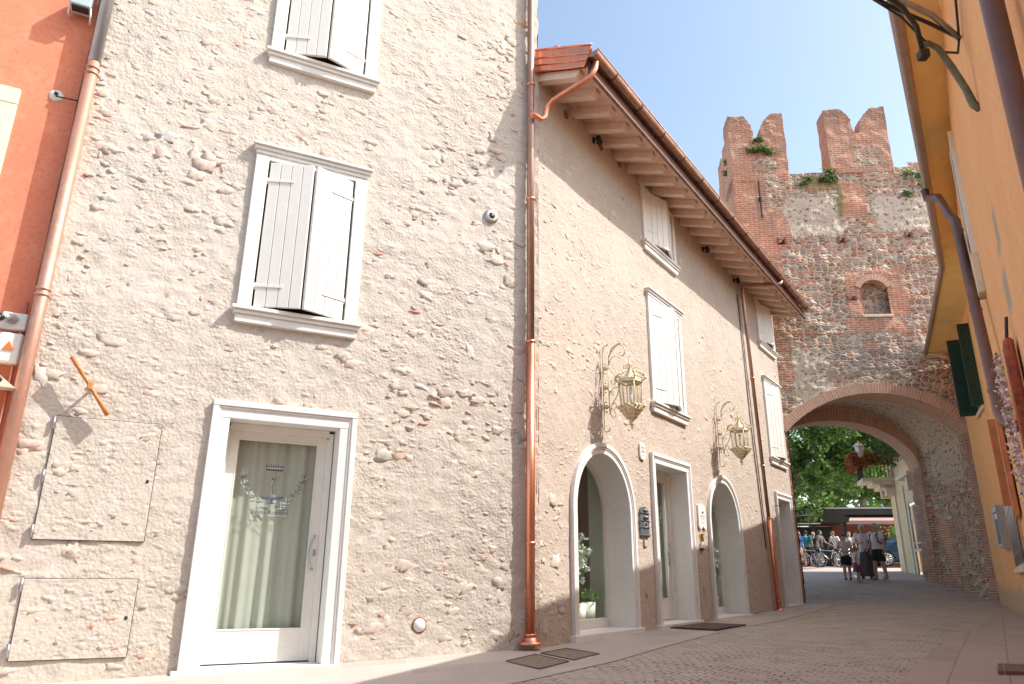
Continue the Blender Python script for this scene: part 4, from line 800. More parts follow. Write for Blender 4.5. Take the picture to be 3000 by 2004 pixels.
# ornate gilded lanterns
def spiral(F, s, n, z, r, turns, sg, start, k=22): 
    return [(n + sg * r * (1 - t * .85) * math.cos(start + sg * turns * 6.28 * t), z + r * (1 - t * .85) * math.sin(start + sg * turns * 6.28 * t)) for t in [i / (k - 1) for i in range(k)]]
def lantern(label, s0, zo):
    t = thing('wall_lantern', FB(s0, 0, zo), label, 'lantern', 'gilded wall lanterns', local=True)
    L = lambda s, n, z: FB.d * s + FB.n * n + Vector((0, 0, z))
    def P(n, z): return L(0, n, z)
    mb = MB().mat('gold')
    mb.tube([P(.10, .78), P(.13, .80), P(.04, .76), P(.03, .66), P(.03, -.50), P(.05, -.56), P(.11, -.55), P(.12, -.50)], .011, 6)    # wall bar with curls
    for z in (.42, .12, -.18):          # rosettes tying wall bar to the front bar
        mb.ball(P(.07, z), (.038, .038, .038), 8, 6); mb.ball(P(.07, z + .075), .017, 6, 4); mb.ball(P(.07, z - .075), .017, 6, 4); mb.tube([P(.02, z), P(.12, z)], .008, 5)
    mb.tube([P(.125, .5), P(.115, .1), P(.125, -.3)], .008, 6)
    mb.tube([P(.125, .46), P(.135, .60), P(.18, .72), P(.26, .77), P(.34, .76), P(.40, .70), P(.41, .62), P(.37, .575), P(.32, .59), P(.315, .63), P(.345, .645)], [.010] * 8 + [.007] * 3, 6)  # top scroll
    mb.tube([P(.13, .48), P(.17, .56), P(.24, .60), P(.30, .56), P(.335, .54)], .007, 5)
    for i in range(9):
        a = i / 8; n = .14 + .2 * a; z = .60 + .17 * math.sin(a * 1.7); mb.ball(P(n, z + .01), (.020, .020, .016), 6, 4)
    mb.tube([P(.125, .44), P(.19, .34), P(.245, .27), P(.25, .2), P(.21, .15), P(.165, .17), P(.16, .21), P(.19, .22)], .008, 5)
    mb.tube([P(.245, .24), P(.30, .13), P(.28, .05)], .008, 5); mb.tube([P(.12, .02), P(.20, .10), P(.28, .1)], .007, 5); mb.tube([P(.12, .0), P(.18, .04), P(.20, .0), P(.16, -.02)], .006, 5)
    mb.tube([P(.29, .06), P(.24, -.05), P(.165, -.15), P(.13, -.28), P(.17, -.36), P(.22, -.34), P(.225, -.28), P(.19, -.27)], .008, 5)
    mb.tube([P(.14, -.2), P(.2, -.24), P(.24, -.18), P(.215, -.13), P(.18, -.15)], .007, 5)
    mb.tube([P(.40, .64), P(.43, .60), P(.455, .52), P(.475, .52), P(.49, .60)], .007, 5)
    mb.build('bracket', t)
    cx = .475; hexp = [(math.cos(i * math.pi / 3 + .3), math.sin(i * math.pi / 3 + .3)) for i in range(6)]
    def H(r, i, z): return L(r * 1.16 * hexp[i % 6][0], cx + r * 1.16 * hexp[i % 6][1], z)
    mb = MB().mat('gold')
    for i in range(6):
        mb.tube([H(.125, i, -.20), H(.155, i, .14)], .009, 5)                                        # posts
        mb.tube([H(.155, i, .14), H(.155, i + 1, .14)], .012, 5); mb.tube([H(.125, i, -.20), H(.125, i + 1, -.20)], .011, 5)
        mb.add([H(.16, i, .14), H(.16, i + 1, .14), H(.155, i + 1, .185), H(.155, i, .185)], [(0, 1, 2, 3)])
        # crown ribs: rise in an S to the hub with leaf work
        mb.tube([H(.165, i, .16), H(.20, i, .20), H(.19, i, .255), H(.12, i, .285), H(.05, i, .33), H(.018, i, .42)], [.011, .013, .012, .010, .008, .007], 5)
        for q in (.2, .24, .28): mb.ball(H(.20 - (q - .2) * .8, i, q), .019, 6, 4)
        mb.tube([H(.03, i, .40), H(.075, i, .42), H(.085, i, .37), H(.06, i, .36)], .006, 5)
        mb.tube([H(.16, i, .20), H(.11, i, .22), H(.10, i, .19)], .006, 4)
        # bowl acanthus
        for q in range(4):
            zz = -.225 - q * .05; rr = .165 - .036 * q; mb.ball(H(rr, i, zz), (.032, .032, .026), 6, 4); mb.ball(H(rr * .9, i, zz - .02), .02, 6, 4)
            m_ = (H(rr, i, zz) + H(rr, i + 1, zz)) / 2; mb.ball(m_, (.026, .026, .024), 6, 4)
    c0 = L(0, cx, 0)
    mb.lathe(c0, [(.125, -.20), (.15, -.225), (.145, -.27), (.11, -.33), (.065, -.39), (.035, -.43), (.03, -.47), (.045, -.485), (.015, -.51), (.012, -.55), (0, -.57)], 18)
    mb.lathe(c0, [(.155, .175), (.10, .24), (.04, .30), (.022, .38), (.03, .42), (.012, .46), (.01, .52), (0, .54)], 12)
    mb.build('lantern_frame', t)
    mb = MB().mat('lamp_glass')
    for i in range(6): mb.add([H(.12, i, -.19), H(.12, i + 1, -.19), H(.15, i + 1, .135), H(.15, i, .135)], [(0, 1, 2, 3)])
    mb.build('glass_pane', t)
    MB().mat('white_plastic').tube([L(0, cx, -.2), L(0, cx, .02)], .022, 8).ball(L(0, cx, .04), (.028, .028, .045), 8, 6).build('bulb', t)
    return t
l1 = lantern('gilded scroll-bracket lantern hanging above the nearer arched window', 1.84, 2.58)
copy_tree(l1, FB(6.96, 0, 2.68), None, 'gilded scroll-bracket lantern beside the slim downpipe above the farther arched window')

# ================================================================== GATE TOWER
hT = thing('gate_tower', FT(2.5, 0, -.6), 'medieval brick and rubble gate tower with swallowtail battlements and a wide arched passage', 'tower')
ARC_C, ARC_R, ARC_ZC = 2.47, 3.31, 4.82 - 3.31
def front_arch(s, z): return .06 < s < 4.88 and (z < 3.75 or (s - ARC_C) ** 2 + (z - ARC_ZC) ** 2 < ARC_R ** 2)
HL = [(.42, .60, 9.41, 9.60), (2.15, 2.31, 9.38, 9.57), (4.07, 4.22, 9.48, 9.66), (2.19, 2.38, 7.55, 7.70)]
niche = lambda s, z: 2.56 < s < 3.28 and 7.11 < z < 7.85 or (abs(s - 2.92) < .36 and 7.8 < z < 7.85 + math.sqrt(max(0, .40 ** 2 - (s - 2.92) ** 2)) * .72)
na, nz, st = 145, 262, .05; A0, Z0 = -.75, -1.0
mb = MB().mat('masonry'); vs = []; uv = []; msk = []; tint = []
def box01(s, z, a0, a1, z0, z1, soft=.12):
    f = lambda v, lo, hi: max(0, min(1, min((v - lo) / soft + .5, (hi - v) / soft + .5)))
    return f(s, a0, a1) * f(z, z0, z1)
def tmask(s, z):
    b = max(box01(s, z, -2, .62 + .18 * math.sin(z * 2.1) - (.25 if z > 10.6 else 0), 9.0 if s < .5 else 9.3, 11.9), box01(s, z, -2, .45, 7.4, 9.5), box01(s, z, 2.35, 3.1, 10.2, 11.35), box01(s, z, 2.15, 3.85, 7.0, 8.5) * .9, box01(s, z, -2, .45, 2.8, 7.2) * (.52 if z > 5.2 else .46), box01(s, z, 2.0, 3.7, 6.55, 7.0) * .8)
    b = max(b, box01(s, z, 2.4, 3.8, 6.0, 7.0) * .48, box01(s, z, -1, .3, -1, 3.5) * .62, box01(s, z, 4.9, 6, -1, 3) * .62)
    p = max(box01(s, z, .65, 2.3, 9.6, 11.0, .5), box01(s, z, 3.3, 5.4, 9.7, 10.9, .5), box01(s, z, .2, 1.6, 4.0, 6.2, .6) * (.75 - .12 * s), box01(s, z, 1.8, 2.6, 5.0, 7.0, .5) * .45, box01(s, z, 1.2, 3.6, 5.1, 5.7, .4) * .5)
    if 10.9 < z < 11.6 and .6 < s < 2: p *= .6
    g = max(box01(s, z, 1.9, 2.8, 10.0, 11.6, .9) * .58, box01(s, z, 1.2, 2.6, 10.9, 11.75, .5) * .52) + .12 * noise.noise(Vector((s * 5, z * 3, 2)))
    return b, p, g
for j in range(nz):
    z = Z0 + j * st
    for i in range(na):
        s = A0 + i * st; p = Vector((s * 1.5, z * 2, 9)); h = noise.noise(p) * .05 + noise.noise(p * 4) * .028 + noise.noise(p * 11) * .018
        zt = z
        vs.append(FT(s, h, zt)); uv.append((s, z)); b, pl, g = tmask(s, z); q = noise.noise(p * .9) * .35; msk.append((max(0, b + (q if b > .1 else 0)), max(0, pl + (q * .8 if pl > .1 else 0)), g, 1))
        wb = (2.27 < s < 2.68 and 6.38 < z < 6.50) or (2.78 < s < 3.5 and 6.42 < z < 6.56); tint.append((.62, .54, .46, .9) if wb else (0, 0, 0, 0))
fs = []
for j in range(nz - 1):
    for i in range(na - 1):
        s, z = A0 + (i + .5) * st, Z0 + (j + .5) * st
        top = 11.74 + .05 * noise.noise(Vector((s * 4, 1, 1))) if s < 2.25 else 11.86 + .06 * noise.noise(Vector((s * 4, 1, 1)))
        if s > 4.45: top += .12
        if z > top or front_arch(s, z) or niche(s, z) or any(a < s < b and c < z < d for a, b, c, d in HL): continue
        fs.append((j * na + i, j * na + i + 1, (j + 1) * na + i + 1, (j + 1) * na + i))
mb.add(vs, fs, True, None, uv)
def pad(): 
    k = len(mb.v) - len(msk); msk.extend([(.6, .1, 0, 1)] * k); tint.extend([(0, 0, 0, 0)] * k)
mb.box(FT, -.75, 6.4, -.95, -.06, 11.3, 11.72); pad()
mb.add([FT(-.75, 0, -1), FT(-.75, -5, -1), FT(-.75, -5, 11.7), FT(-.75, 0, 11.7)], [(0, 1, 2, 3)], False, None, [(0, -1), (5, -1), (5, 11.7), (0, 11.7)]); pad()
mb.add([FT(6.4, -5, 5.3), FT(-.75, -5, 5.3), FT(-.75, -5, 11.7), FT(6.4, -5, 11.7)], [(0, 1, 2, 3)], False, None, [(6.4, 5.3), (0, 5.3), (0, 11.7), (6.4, 11.7)]); pad()
mb.box(FT, 6.3, 6.4, -5, 0, -1, 11.7); pad()
mb.col['mask'] = msk; mb.col['tint'] = tint; mb.build('wall', hT)
for a, b, c, d in HL: mb = MB().mat('inside_dark').box(FT, a - .02, b + .02, -.4, -.35, c - .02, d + .02); mb.mat('brick_red').box(FT, a - .035, a + .01, -.3, .03, c, d).box(FT, b - .01, b + .035, -.3, .03, c, d); mb.build('putlog_hole', hT)
nb = MB(); nb.mat('masonry').box(FT, 2.45, 3.4, -.42, -.3, 7.0, 8.35); nm = nb.build('niche', hT)
MB().mat('cream_stone').box(FT, 2.5, 3.34, -.3, .06, 7.03, 7.11, .01).build('sill', nm)
def arc_ring(F, c, r0, r1, zc, half, n0, n1, mat, k=40, zs=None, ellipse=None):
    mb = MB().mat(mat); vs = []; uv = []
    a1 = math.asin(half / r0)
    for i in range(k + 1):
        a = -a1 + 2 * a1 * i / k; L = a * r0
        for rr, n, v in ((r0, n0, 0), (r0, n1, n1 - n0), (r1, n1, n1 - n0 + r1 - r0), (r1, n0, .3)):
            vs.append(F(c + rr * math.sin(a), n, zc + rr * math.cos(a))); uv.append((L, {0: -(n1 - n0), 1: 0, 2: r1 - r0, 3: r1 - r0}[(0 if (rr == r0 and n == n0) else 1 if rr == r0 else 2 if n == n1 else 3)]))
    fs = [(i * 4 + j, i * 4 + (j + 1) % 4, (i + 1) * 4 + (j + 1) % 4, (i + 1) * 4 + j) for i in range(k) for j in range(4)]
    return mb.add(vs, fs, False, None, uv)
arc_ring(FT, ARC_C, ARC_R, ARC_R + .27, ARC_ZC, 2.44, -.75, .05, 'voussoir').build('arch', hT)
arc_ring(FT, 2.92, .40, .56, 7.78, .37, -.28, .045, 'voussoir', 14).build('arch', hT)
# passage: side walls, inner vault, rear arch
mb = MB().mat('masonry'); msk = []; tint = []
def addp(F, pts, fs, uvs, m_): mb.add(pts, fs, False, None, uvs); msk.extend([m_] * len(pts)); tint.extend([(0, 0, 0, 0)] * len(pts))
def wallgrid(a_of, n0, n1, z0, z1, side):
    na_, nz_ = 60, 70; vs = []; uv = []
    for j in range(nz_ + 1):
        for i in range(na_ + 1):
            n = n0 + (n1 - n0) * i / na_; z = z0 + (z1 - z0) * j / nz_; h = noise.noise(Vector((n * 3, z * 4, side))) * .04 + noise.noise(Vector((n * 9, z * 11, side))) * .025
            bulge = .10 * max(0, (1.2 - z)) * (.5 + .5 * noise.noise(Vector((n, z, 4)))) if side > 0 else 0
            vs.append(FT(a_of(n) + h - bulge, n, z)); uv.append((n * 1.0 + 20, z)); q = noise.noise(Vector((n * 1.3, z * 1.1, 3)))
            msk.append((.55 if (n < -3.4 or n > -.5) else .25 + .5 * q + (.3 if z < 1.6 and n < -1.6 else 0), .66 + q if (-2.9 < n < -1.0 and z > 2.6) else (.22 + q), 0, 1)); tint.append((0, 0, 0, 0))
    mb.add(vs, [(j * (na_ + 1) + i, j * (na_ + 1) + i + 1, (j + 1) * (na_ + 1) + i + 1, (j + 1) * (na_ + 1) + i) for j in range(nz_) for i in range(na_)], True, None, uv)
rightx = lambda n: 4.86 + (-n) * .035 + (.12 if -3.4 < n < -.75 else 0)
wallgrid(rightx, .0, -4.3, -1.0, 3.9, 1); mb.col['mask'] = msk; mb.build('passage_wall', hT); mb = MB().mat('masonry'); msk = []; tint = []; wallgrid(lambda n: .08 - (.15 if -3.4 < n < -.75 else 0), .0, -4.3, -1.0, 3.9, -1)
mb.col['mask'] = msk; mb.col['tint'] = tint; mb.build('passage_wall', hT)
mb = MB().mat(M['masonry']); K = 36; vs = []; uv = []; msk = []
for i in range(K + 1):
    a = math.pi * i / K
    for j, n in enumerate([-.74 - .2 * q for q in range(15)]):
        vs.append(FT(2.47 + 2.66 * math.cos(a), n, 3.3 + 1.95 * math.sin(a) + .03 * noise.noise(Vector((a * 4, n * 3, 0))))); uv.append((a * 2.5, n)); msk.append((.1, 1.2, 0, 1))
mb.add(vs, [(i * 15 + j, i * 15 + j + 1, (i + 1) * 15 + j + 1, (i + 1) * 15 + j) for i in range(K) for j in range(14)], True, None, uv); mb.col['mask'] = msk; mb.build('vault', hT)
mb = MB().mat('voussoir'); vs = []; uv = []; path = []
for i in range(K + 1): a = math.pi * i / K; path.append((2.47 + 2.55 * math.cos(a), 3.1 + 1.66 * math.sin(a), 2.47 + 2.8 * math.cos(a), 3.1 + 2.3 * math.sin(a), a))
for x0, z0, x1, z1, a in path:
    vs += [FT(x0, -3.5, z0), FT(x0, -4.3, z0), FT(x1, -4.3, z1), FT(x1, -3.5, z1)]; uv += [(a * 2.3, 0), (a * 2.3, -.8), (a * 2.3, .4), (a * 2.3, .4)]
mb.add(vs, [(i * 4 + j, i * 4 + (j + 1) % 4, (i + 1) * 4 + (j + 1) % 4, (i + 1) * 4 + j) for i in range(K) for j in range(4)], False, None, uv); mb.build('arch', hT)
# solid above the rear arch
mb = MB().mat('masonry').box(FT, -.7, 6.3, -4.9, -4.0, 5.0, 11.6); mb.build('rear_wall', hT)
# merlons
def merlon(F, a0, a1, zb, zt, n0, n1, seed, rough=.02):
    r = random.Random(seed); c = (a0 + a1) / 2; zv = zt - .88; pts = [(a0, zb), (a0, zt - .02)]
    for i in range(1, 9): t = i / 8; a = t * math.pi / 2; pts.append((a0 + .36 + (c - .10 - a0 - .36) * math.sin(a), zv + (zt - zv) * math.cos(a) + (r.uniform(-rough, rough))))
    pts.append((c + .06, zv - .02))
    for i in range(0, 9): t = i / 8; a = t * math.pi / 2; pts.append((c + .10 + (a1 - .22 - c - .10) * (1 - math.cos(a)), zv + (zt + .03 - zv) * math.sin(a) + r.uniform(-rough, rough)))
    pts += [(a1, zt + .03), (a1, zb)]
    bm = bmesh.new(); V = [bm.verts.new((a, z, 0)) for a, z in pts]; f = bm.faces.new(V); ex = bmesh.ops.extrude_face_region(bm, geom=[f]); 
    for g in ex['geom']:
        if isinstance(g, bmesh.types.BMVert): g.co.z = n1 - n0
    bmesh.ops.triangulate(bm, faces=bm.faces[:]); 
    for _ in range(3): bmesh.ops.subdivide_edges(bm, edges=[e for e in bm.edges if e.calc_length() > .14], cuts=1, use_grid_fill=False); bmesh.ops.triangulate(bm, faces=bm.faces[:])
    mb = MB().mat('masonry'); bm.verts.index_update(); vs = []; uv = []; mk = []; tn = []
    for v in bm.verts:
        p = Vector((v.co.x * 5, v.co.y * 6, v.co.z * 5 + seed)); d = .03 * noise.noise(p) + .02 * noise.noise(p * 3)
        vs.append(F(v.co.x + d, n0 + v.co.z + d, v.co.y + d * .8)); uv.append((v.co.x + v.co.z, v.co.y)); rel = (v.co.x - a0) / (a1 - a0); z = v.co.y
        rub = box01(rel, z, .35, .85, zb + .15, zb + .95, .25) if v.co.z > .3 else 0; mk.append((1.1 - rub * .9, .45 * rub, 0, 1)); tn.append((.2, .12, .09, .35 * max(0, min(1, (z - zt + 1.0)))))
    mb.add(vs, [[v.index for v in f.verts] for f in bm.faces], False, None, uv); mb.col['mask'] = mk; mb.col['tint'] = tn; bm.free(); return mb
merlon(FT, -.74, .96, 11.55, 13.90, -.62, .012, 1).build('merlon', hT, label='left swallowtail merlon with green tufts')
merlon(FT, 2.22, 4.05, 11.7, 13.98, -.62, .02, 5, .05).build('merlon', hT, label='right swallowtail merlon with crumbled left horn')
for i, (s0, nn) in enumerate(((-.57, -1.25), (-.50, -2.35), (-.2, -3.75))):
    pts = [(s0, 10.8), (s0, 13.75), (s0 + .3, 13.8), (s0 + .5, 13.3), (s0 + .7, 13.8), (s0 + .9, 13.8), (s0 + .9, 10.8)]
    mb = MB().mat('masonry').poly(FT, pts, nn - .55, nn); mb.col['mask'] = [(1.1, 0, 0, 1)] * len(mb.v); mb.build('merlon', hT, label='rear merlon seen beyond the left swallowtail')
mb = MB().mat('masonry').box(FT, -.55, -.3, -5, -.1, 4, 11.6); mb.col['mask'] = [(.9, .1, 0, 1)] * len(mb.v); mb.build('curtain_wall', hT)
MB().mat('dark_metal').box(FT, -.02, .02, .05, .09, 10.25, 11.5, .006).box(FT, -.05, .05, .04, .06, 10.8, 10.95).build('tie_bar', hT)
def tuft(label, pts, spread, count, cat='wall plant', name='wall_plant'):
    q = random.Random(count); t = thing(name, pts[0], label, cat, 'weeds growing on the tower'); mb = MB().mat('leaf')
    for p in pts: leaves_mb(mb, lambda: Vector(p) + Vector((q.gauss(0, spread), q.gauss(0, spread * .5), q.gauss(0, spread * .6))), count, .045, [(.05, .12, .03), (.08, .17, .04), (.10, .15, .05)], q)
    mb.build('foliage', t)
tuft('dark green weeds sprouting across the face of the left merlon', [FT(-.05, .08, 12.55), FT(.2, .08, 12.62), FT(.38, .08, 12.5), FT(.14, .05, 12.95)], .09, 130)
tuft('grassy weed at the foot of the right merlon by the parapet gap', [FT(2.15, .05, 11.75), FT(2.22, .08, 11.5), FT(1.95, .08, 11.45)], .09, 120)
tuft('green weed hanging on the left flank of the tower', [FT(-.58, -1.1, 12.9), FT(-.58, -1.1, 12.5)], .09, 160)
tuft('green weed low on the left flank just above the copper roof', [FT(-.52, -2.3, 11.9), FT(-.52, -2.3, 11.5)], .10, 150)
tuft('faint green weeds along the right parapet of the tower', [FT(4.4, .08, 11.6), FT(4.7, .08, 11.5), FT(4.3, .08, 10.9), FT(4.8, .05, 11.2)], .10, 60)
tuft('small weed under the parapet gap left of the yellow stain', [FT(1.3, .08, 11.35), FT(1.5, .08, 11.5)], .07, 60)

# ================================================================== ORANGE HOUSE (right)
hO = thing('orange_house', F1(-8, 0, gz(6, 8)), 'orange plastered house with yellow soffit, brown gutter and dark green shutters along the right edge', 'house')
def ez(D): return 5.9 + .12 * (D - 15.8) if D < 15.8 else 5.9  # eave slope shaped so its shadow edge falls along the street and opposite wall
def epos(D): D_ = max(D, -9); return Vector((D_ * math.sin(R(32.85)), D_ * math.cos(R(32.85)), max(4.1, ez(D))))
wt = [(-24, 4.5), (-16, 4.55), (-12.15, 4.82), (-8.92, 5.32), (-4.71, 5.86), (0, 5.9)]
def wtop(s):
    for (a, za), (b, zb) in zip(wt, wt[1:]):
        if s <= b: return za + (zb - za) * (s - a) / (b - a)
    return 5.9
mb = MB().mat('orange'); vs = []; uv = []; tint = []; na_ = 160; nz_ = 60
allS = [-24 + 24 * i / na_ for i in range(na_ + 1)] + [24.0 + 3.95 * i / 30 for i in range(1, 31)]
for j in range(nz_ + 1):
    t = j / nz_
    for s in allS:
        F, a, zt = (F1, s, wtop(s)) if s <= 0 else (F2, s - 24, 5.9)
        z = -1.3 + (zt + 1.3) * t; vs.append(F(a, .002 * noise.noise(Vector((a, z, 1))), z)); ss = a if F is F1 else a + 0; uv.append((a, z))
        n1 = noise.noise(Vector((a * 2.2, z * 2.2, 5))); g = gz(*xy(F(a, 0, 0))); dmp = max(0, min(1, (g + .55 + .25 * n1 - z) / .12)) * .85
        col = (.52, .40, .28, dmp)
        if F is F1:
            for ps, pz in ((-12.6, 2.35), (-12.45, 1.92)):
                if abs(a - ps) < .16 + .1 * n1 and abs(z - pz) < .13 + .08 * n1: col = (.40, .36, .30, 1)
        tint.append(col)
nn = len(allS); mb.add(vs, [(j * nn + i, j * nn + i + 1, (j + 1) * nn + i + 1, (j + 1) * nn + i) for j in range(nz_) for i in range(nn - 1)], True, None, uv)
k0 = len(mb.v); mb.box(F1, -24, -23.9, -6, 0, -1.2, 4.2); mb.add([F2(3.9, 0, -1.2), FT(12, .10, -1.2), FT(12, .10, 6.6), F2(3.9, 0, 5.9)], [(0, 1, 2, 3)]); tint += [(0, 0, 0, 0)] * (len(mb.v) - k0); mb.col['tint'] = tint; mb.build('wall', hO)  # last quad: unseen closing wall added along the tower to block a sun slit
# soffit and roof
Ds = [-9 + i * .5 for i in range(50)] + [15.8]; mb = MB().mat('yellow'); vs = []; L = []
P_e2 = epos(15.8); e3 = Vector((11.46, 19.13, 5.9))
for D in Ds: L.append((epos(D), None))
rows = []
for D in Ds:
    e = epos(D); s = (Vector((e.x, e.y, 0)) - F1.o).dot(F1.d); rows.append((e, F1(min(s, 0), .0, wtop(min(s, 0)) if s > -24 else 4.5)))
for i in range(1, 9): t = i / 8; rows.append((P_e2.lerp(e3, t), (F1(-2.6 * (1 - t * 2), 0, 5.88) if t < .5 else F2(3.75 * (t - .5) * 2, 0, 5.9))))
vs = [p for r_ in rows for p in r_]; mb.add(vs, [(2 * i, 2 * i + 1, 2 * i + 3, 2 * i + 2) for i in range(len(rows) - 1)], False); mb.build('soffit', hO)
mb = MB().mat('roof_tile'); vs = []
for e, w_ in rows:
    o = (Vector((w_.x, w_.y, 0)) - Vector((e.x, e.y, 0))); o = o.normalized() if o.length > .05 else Vector((.8, -.5, 0)); o = Vector((.85, -.52, 0)); vs += [e + Vector((0, 0, .03)), e + Vector((0, 0, .12)), e + o * 5 + Vector((0, 0, 1.3)), w_ + Vector((0, 0, .05))]
mb.add(vs, [(4 * i + j, 4 * i + (j + 1) % 4, 4 * i + 4 + (j + 1) % 4, 4 * i + 4 + j) for i in range(len(rows) - 1) for j in range(4)]); mb.add([e3 + Vector((0, 0, .1)), FT(4.2, .05, 6.0), FT(12, .05, 7.4), e3 + Vector((4.25, -2.6, 1.3)), e3 + Vector((0, 0, .02)), FT(4.2, .05, 5.92), FT(5.1, .02, 5.92)], [(0, 1, 2, 3), (4, 5, 6)])  # last faces: roof infill added up to the tower to shut out stray sun
mb.build('roof', hO)
mb = MB().mat('gutter_brown'); pts = [r_[0] + Vector((.022, -.012, .02)) for r_ in rows[8:]]; mb.tube(pts, .056, 12); mb.build('gutter', hO)
for t in (.0, .25, .5): MB().mat('board').tube([F2(3.95, -.0, 5.86 - t * .35), F2(3.95 - .05, .62 - t * .6, 5.86 - t * .2)], .045, 4).build('eave_timber', hO)
mb = MB().mat('brown_metal').tube([epos(10.9) + Vector((-.02, 0, -.02)), epos(10.9) + Vector((.0, .0, -.16)), epos(10.6) + Vector((.12, -.05, -.28)), F1(-8.35, .16, 4.42), F1(-8.5, .12, 4.28), F1(-9.0, .12, 3.4), F1(-9.7, .12, 2.36), F1(-10.2, .12, 1.5), F1(-10.3, .10, 1.40), F1(-10.42, .02, 1.32)], .055, 12)
for s, z in ((-8.6, 4.1), (-9.4, 2.8), (-10.05, 1.75)): collar(mb, F1(s, .12, z), .062, .025)
mb.build('downpipe', hO, label='slim reddish brown downpipe from the gutter, bending into the wall')
mb = MB().mat('brown_metal').tube([F1(-15.72, .07, 3.6), F1(-15.72, .07, -1)], .036, 14); mb.build('downpipe', hO, label='thick dark brown downpipe nearest the camera')
mb = MB().mat('cream_stone').tube([F1(-16.3, .03, 1.9), F1(-16.3, .03, 1.35)], .016, 8).mat('brown_metal').ball(F1(-16.3, .03, 1.35), .02); mb.build('conduit', hO)
# windows and shutters
mb = MB().mat('white_wood').box(F1, -9.4, -9.3, -.02, .05, 3.45, 5.05, .004).box(F1, -8.7, -8.6, -.02, .05, 3.45, 5.15, .004).box(F1, -9.3, -8.7, -.02, .045, 4.98, 5.08, .004)
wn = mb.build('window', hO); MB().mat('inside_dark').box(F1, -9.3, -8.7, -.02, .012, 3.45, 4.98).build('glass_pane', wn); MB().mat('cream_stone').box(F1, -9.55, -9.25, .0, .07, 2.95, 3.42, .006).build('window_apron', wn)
def green_shutter(a, n1, z0, z1, slat_side):
    mb = MB().mat('green'); c = F2
    mb.box(c, a, a + .045, .0, .05, z0, z1, .004).box(c, a, a + .045, n1 - .05, n1, z0, z1, .004)
    for z in (z0, (z0 + z1) / 2 - .04, z1 - .09): mb.box(c, a, a + .045, .05, n1 - .05, z, z + .09)
    mb.box(c, a + .016, a + .024, .05, n1 - .05, z0, z1)
    for i in range(30): z = z0 + .1 + (z1 - z0 - .2) * i / 30; mb.box(c, a + .008, a + .034, .05, n1 - .05, z, z + .032)
    return mb.build('shutter', hO, label='dark green slatted shutter opened away from the wall')
green_shutter(1.45, .38, 3.62, 5.50, 1); green_shutter(.32, .24, 3.62, 5.55, -1)
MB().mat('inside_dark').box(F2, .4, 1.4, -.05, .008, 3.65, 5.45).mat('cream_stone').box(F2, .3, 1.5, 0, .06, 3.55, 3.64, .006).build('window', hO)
mb = MB().mat('cream_stone').box(F2, -.1, .05, .0, .035, .15, 2.25, .004).box(F2, 1.0 - .3, .85, .0, .035, .15, 2.25, .004).box(F2, -.1, .85, .0, .034, 2.25, 2.4, .004).box(F2, -.2, .95, .0, .08, .05, .15, .006)
gw = MB(); 
def grille(F, a0, a1, z0, z1, parent):
    mb = MB().mat('orange_dark').box(F, a0 - .09, a0, -.02, .03, z0, z1 + .09, .004).box(F, a1, a1 + .09, -.02, .03, z0, z1 + .09, .004).box(F, a0, a1, -.02, .029, z1, z1 + .09, .004)
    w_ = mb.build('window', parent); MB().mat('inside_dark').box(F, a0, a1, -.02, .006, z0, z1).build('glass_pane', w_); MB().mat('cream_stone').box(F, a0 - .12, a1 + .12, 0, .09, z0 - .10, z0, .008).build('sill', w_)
    mb = MB().mat('zinc'); k = max(9, int((a1 - a0) * 5))
    for i in range(k): a = a0 + (a1 - a0) * (i + .5) / k; mb.tube([F(a, .045, z0), F(a, .045, z1)], .009, 5)
    for z in (z0 + .02, z0 + .22, (z0 + z1) / 2, (z0 + z1) / 2 + .16, z1 - .22, z1 - .03): mb.tube([F(a0, .048, z), F(a1, .048, z)], .011, 5)
    mb.tube([F(a0, .045, z1 - .22), F(a1, .045, z1 - .03)], .008, 5); mb.tube([F(a1, .045, z1 - .22), F(a0, .045, z1 - .03)], .008, 5); mb.build('grille', w_)
grille(F1, -6.0, -.25, .18, 2.05, hO)
mb = MB().mat('brown_wood').box(F1, -6.2, -6.14, .0, .16, .95, 2.15, .006); mb.box(F1, -7.2, -6.2, .02, .06, .75, 2.12, .006)
for i in range(5): mb.box(F1, -7.15 + i * .19, -7.0 + i * .19, .06, .075, .80, 2.06)
mb.build('shutter', hO, label='orange brown wooden shutter folded against the wall')
t = thing('display_case', F2(.75, 0, .8), 'grey stone-framed wall display case with dark glass on the orange wall near the gate', 'display case')
mb = MB().mat('zinc').box(F2, .45, .55, 0, .14, .62, 1.46, .006).box(F2, 1.15, 1.25, 0, .14, .62, 1.46, .006).box(F2, .55, 1.15, 0, .139, 1.36, 1.46, .006).box(F2, .55, 1.15, 0, .139, .62, .70, .006).box(F2, .42, .449, 0, .15, .60, 1.48); mb.build('frame', t)
MB().mat('green').box(F2, .55, 1.15, 0, .12, .70, 1.36).mat('white_plastic').box(F2, .62, 1.05, .121, .125, 1.22, 1.33).build('glass', t)
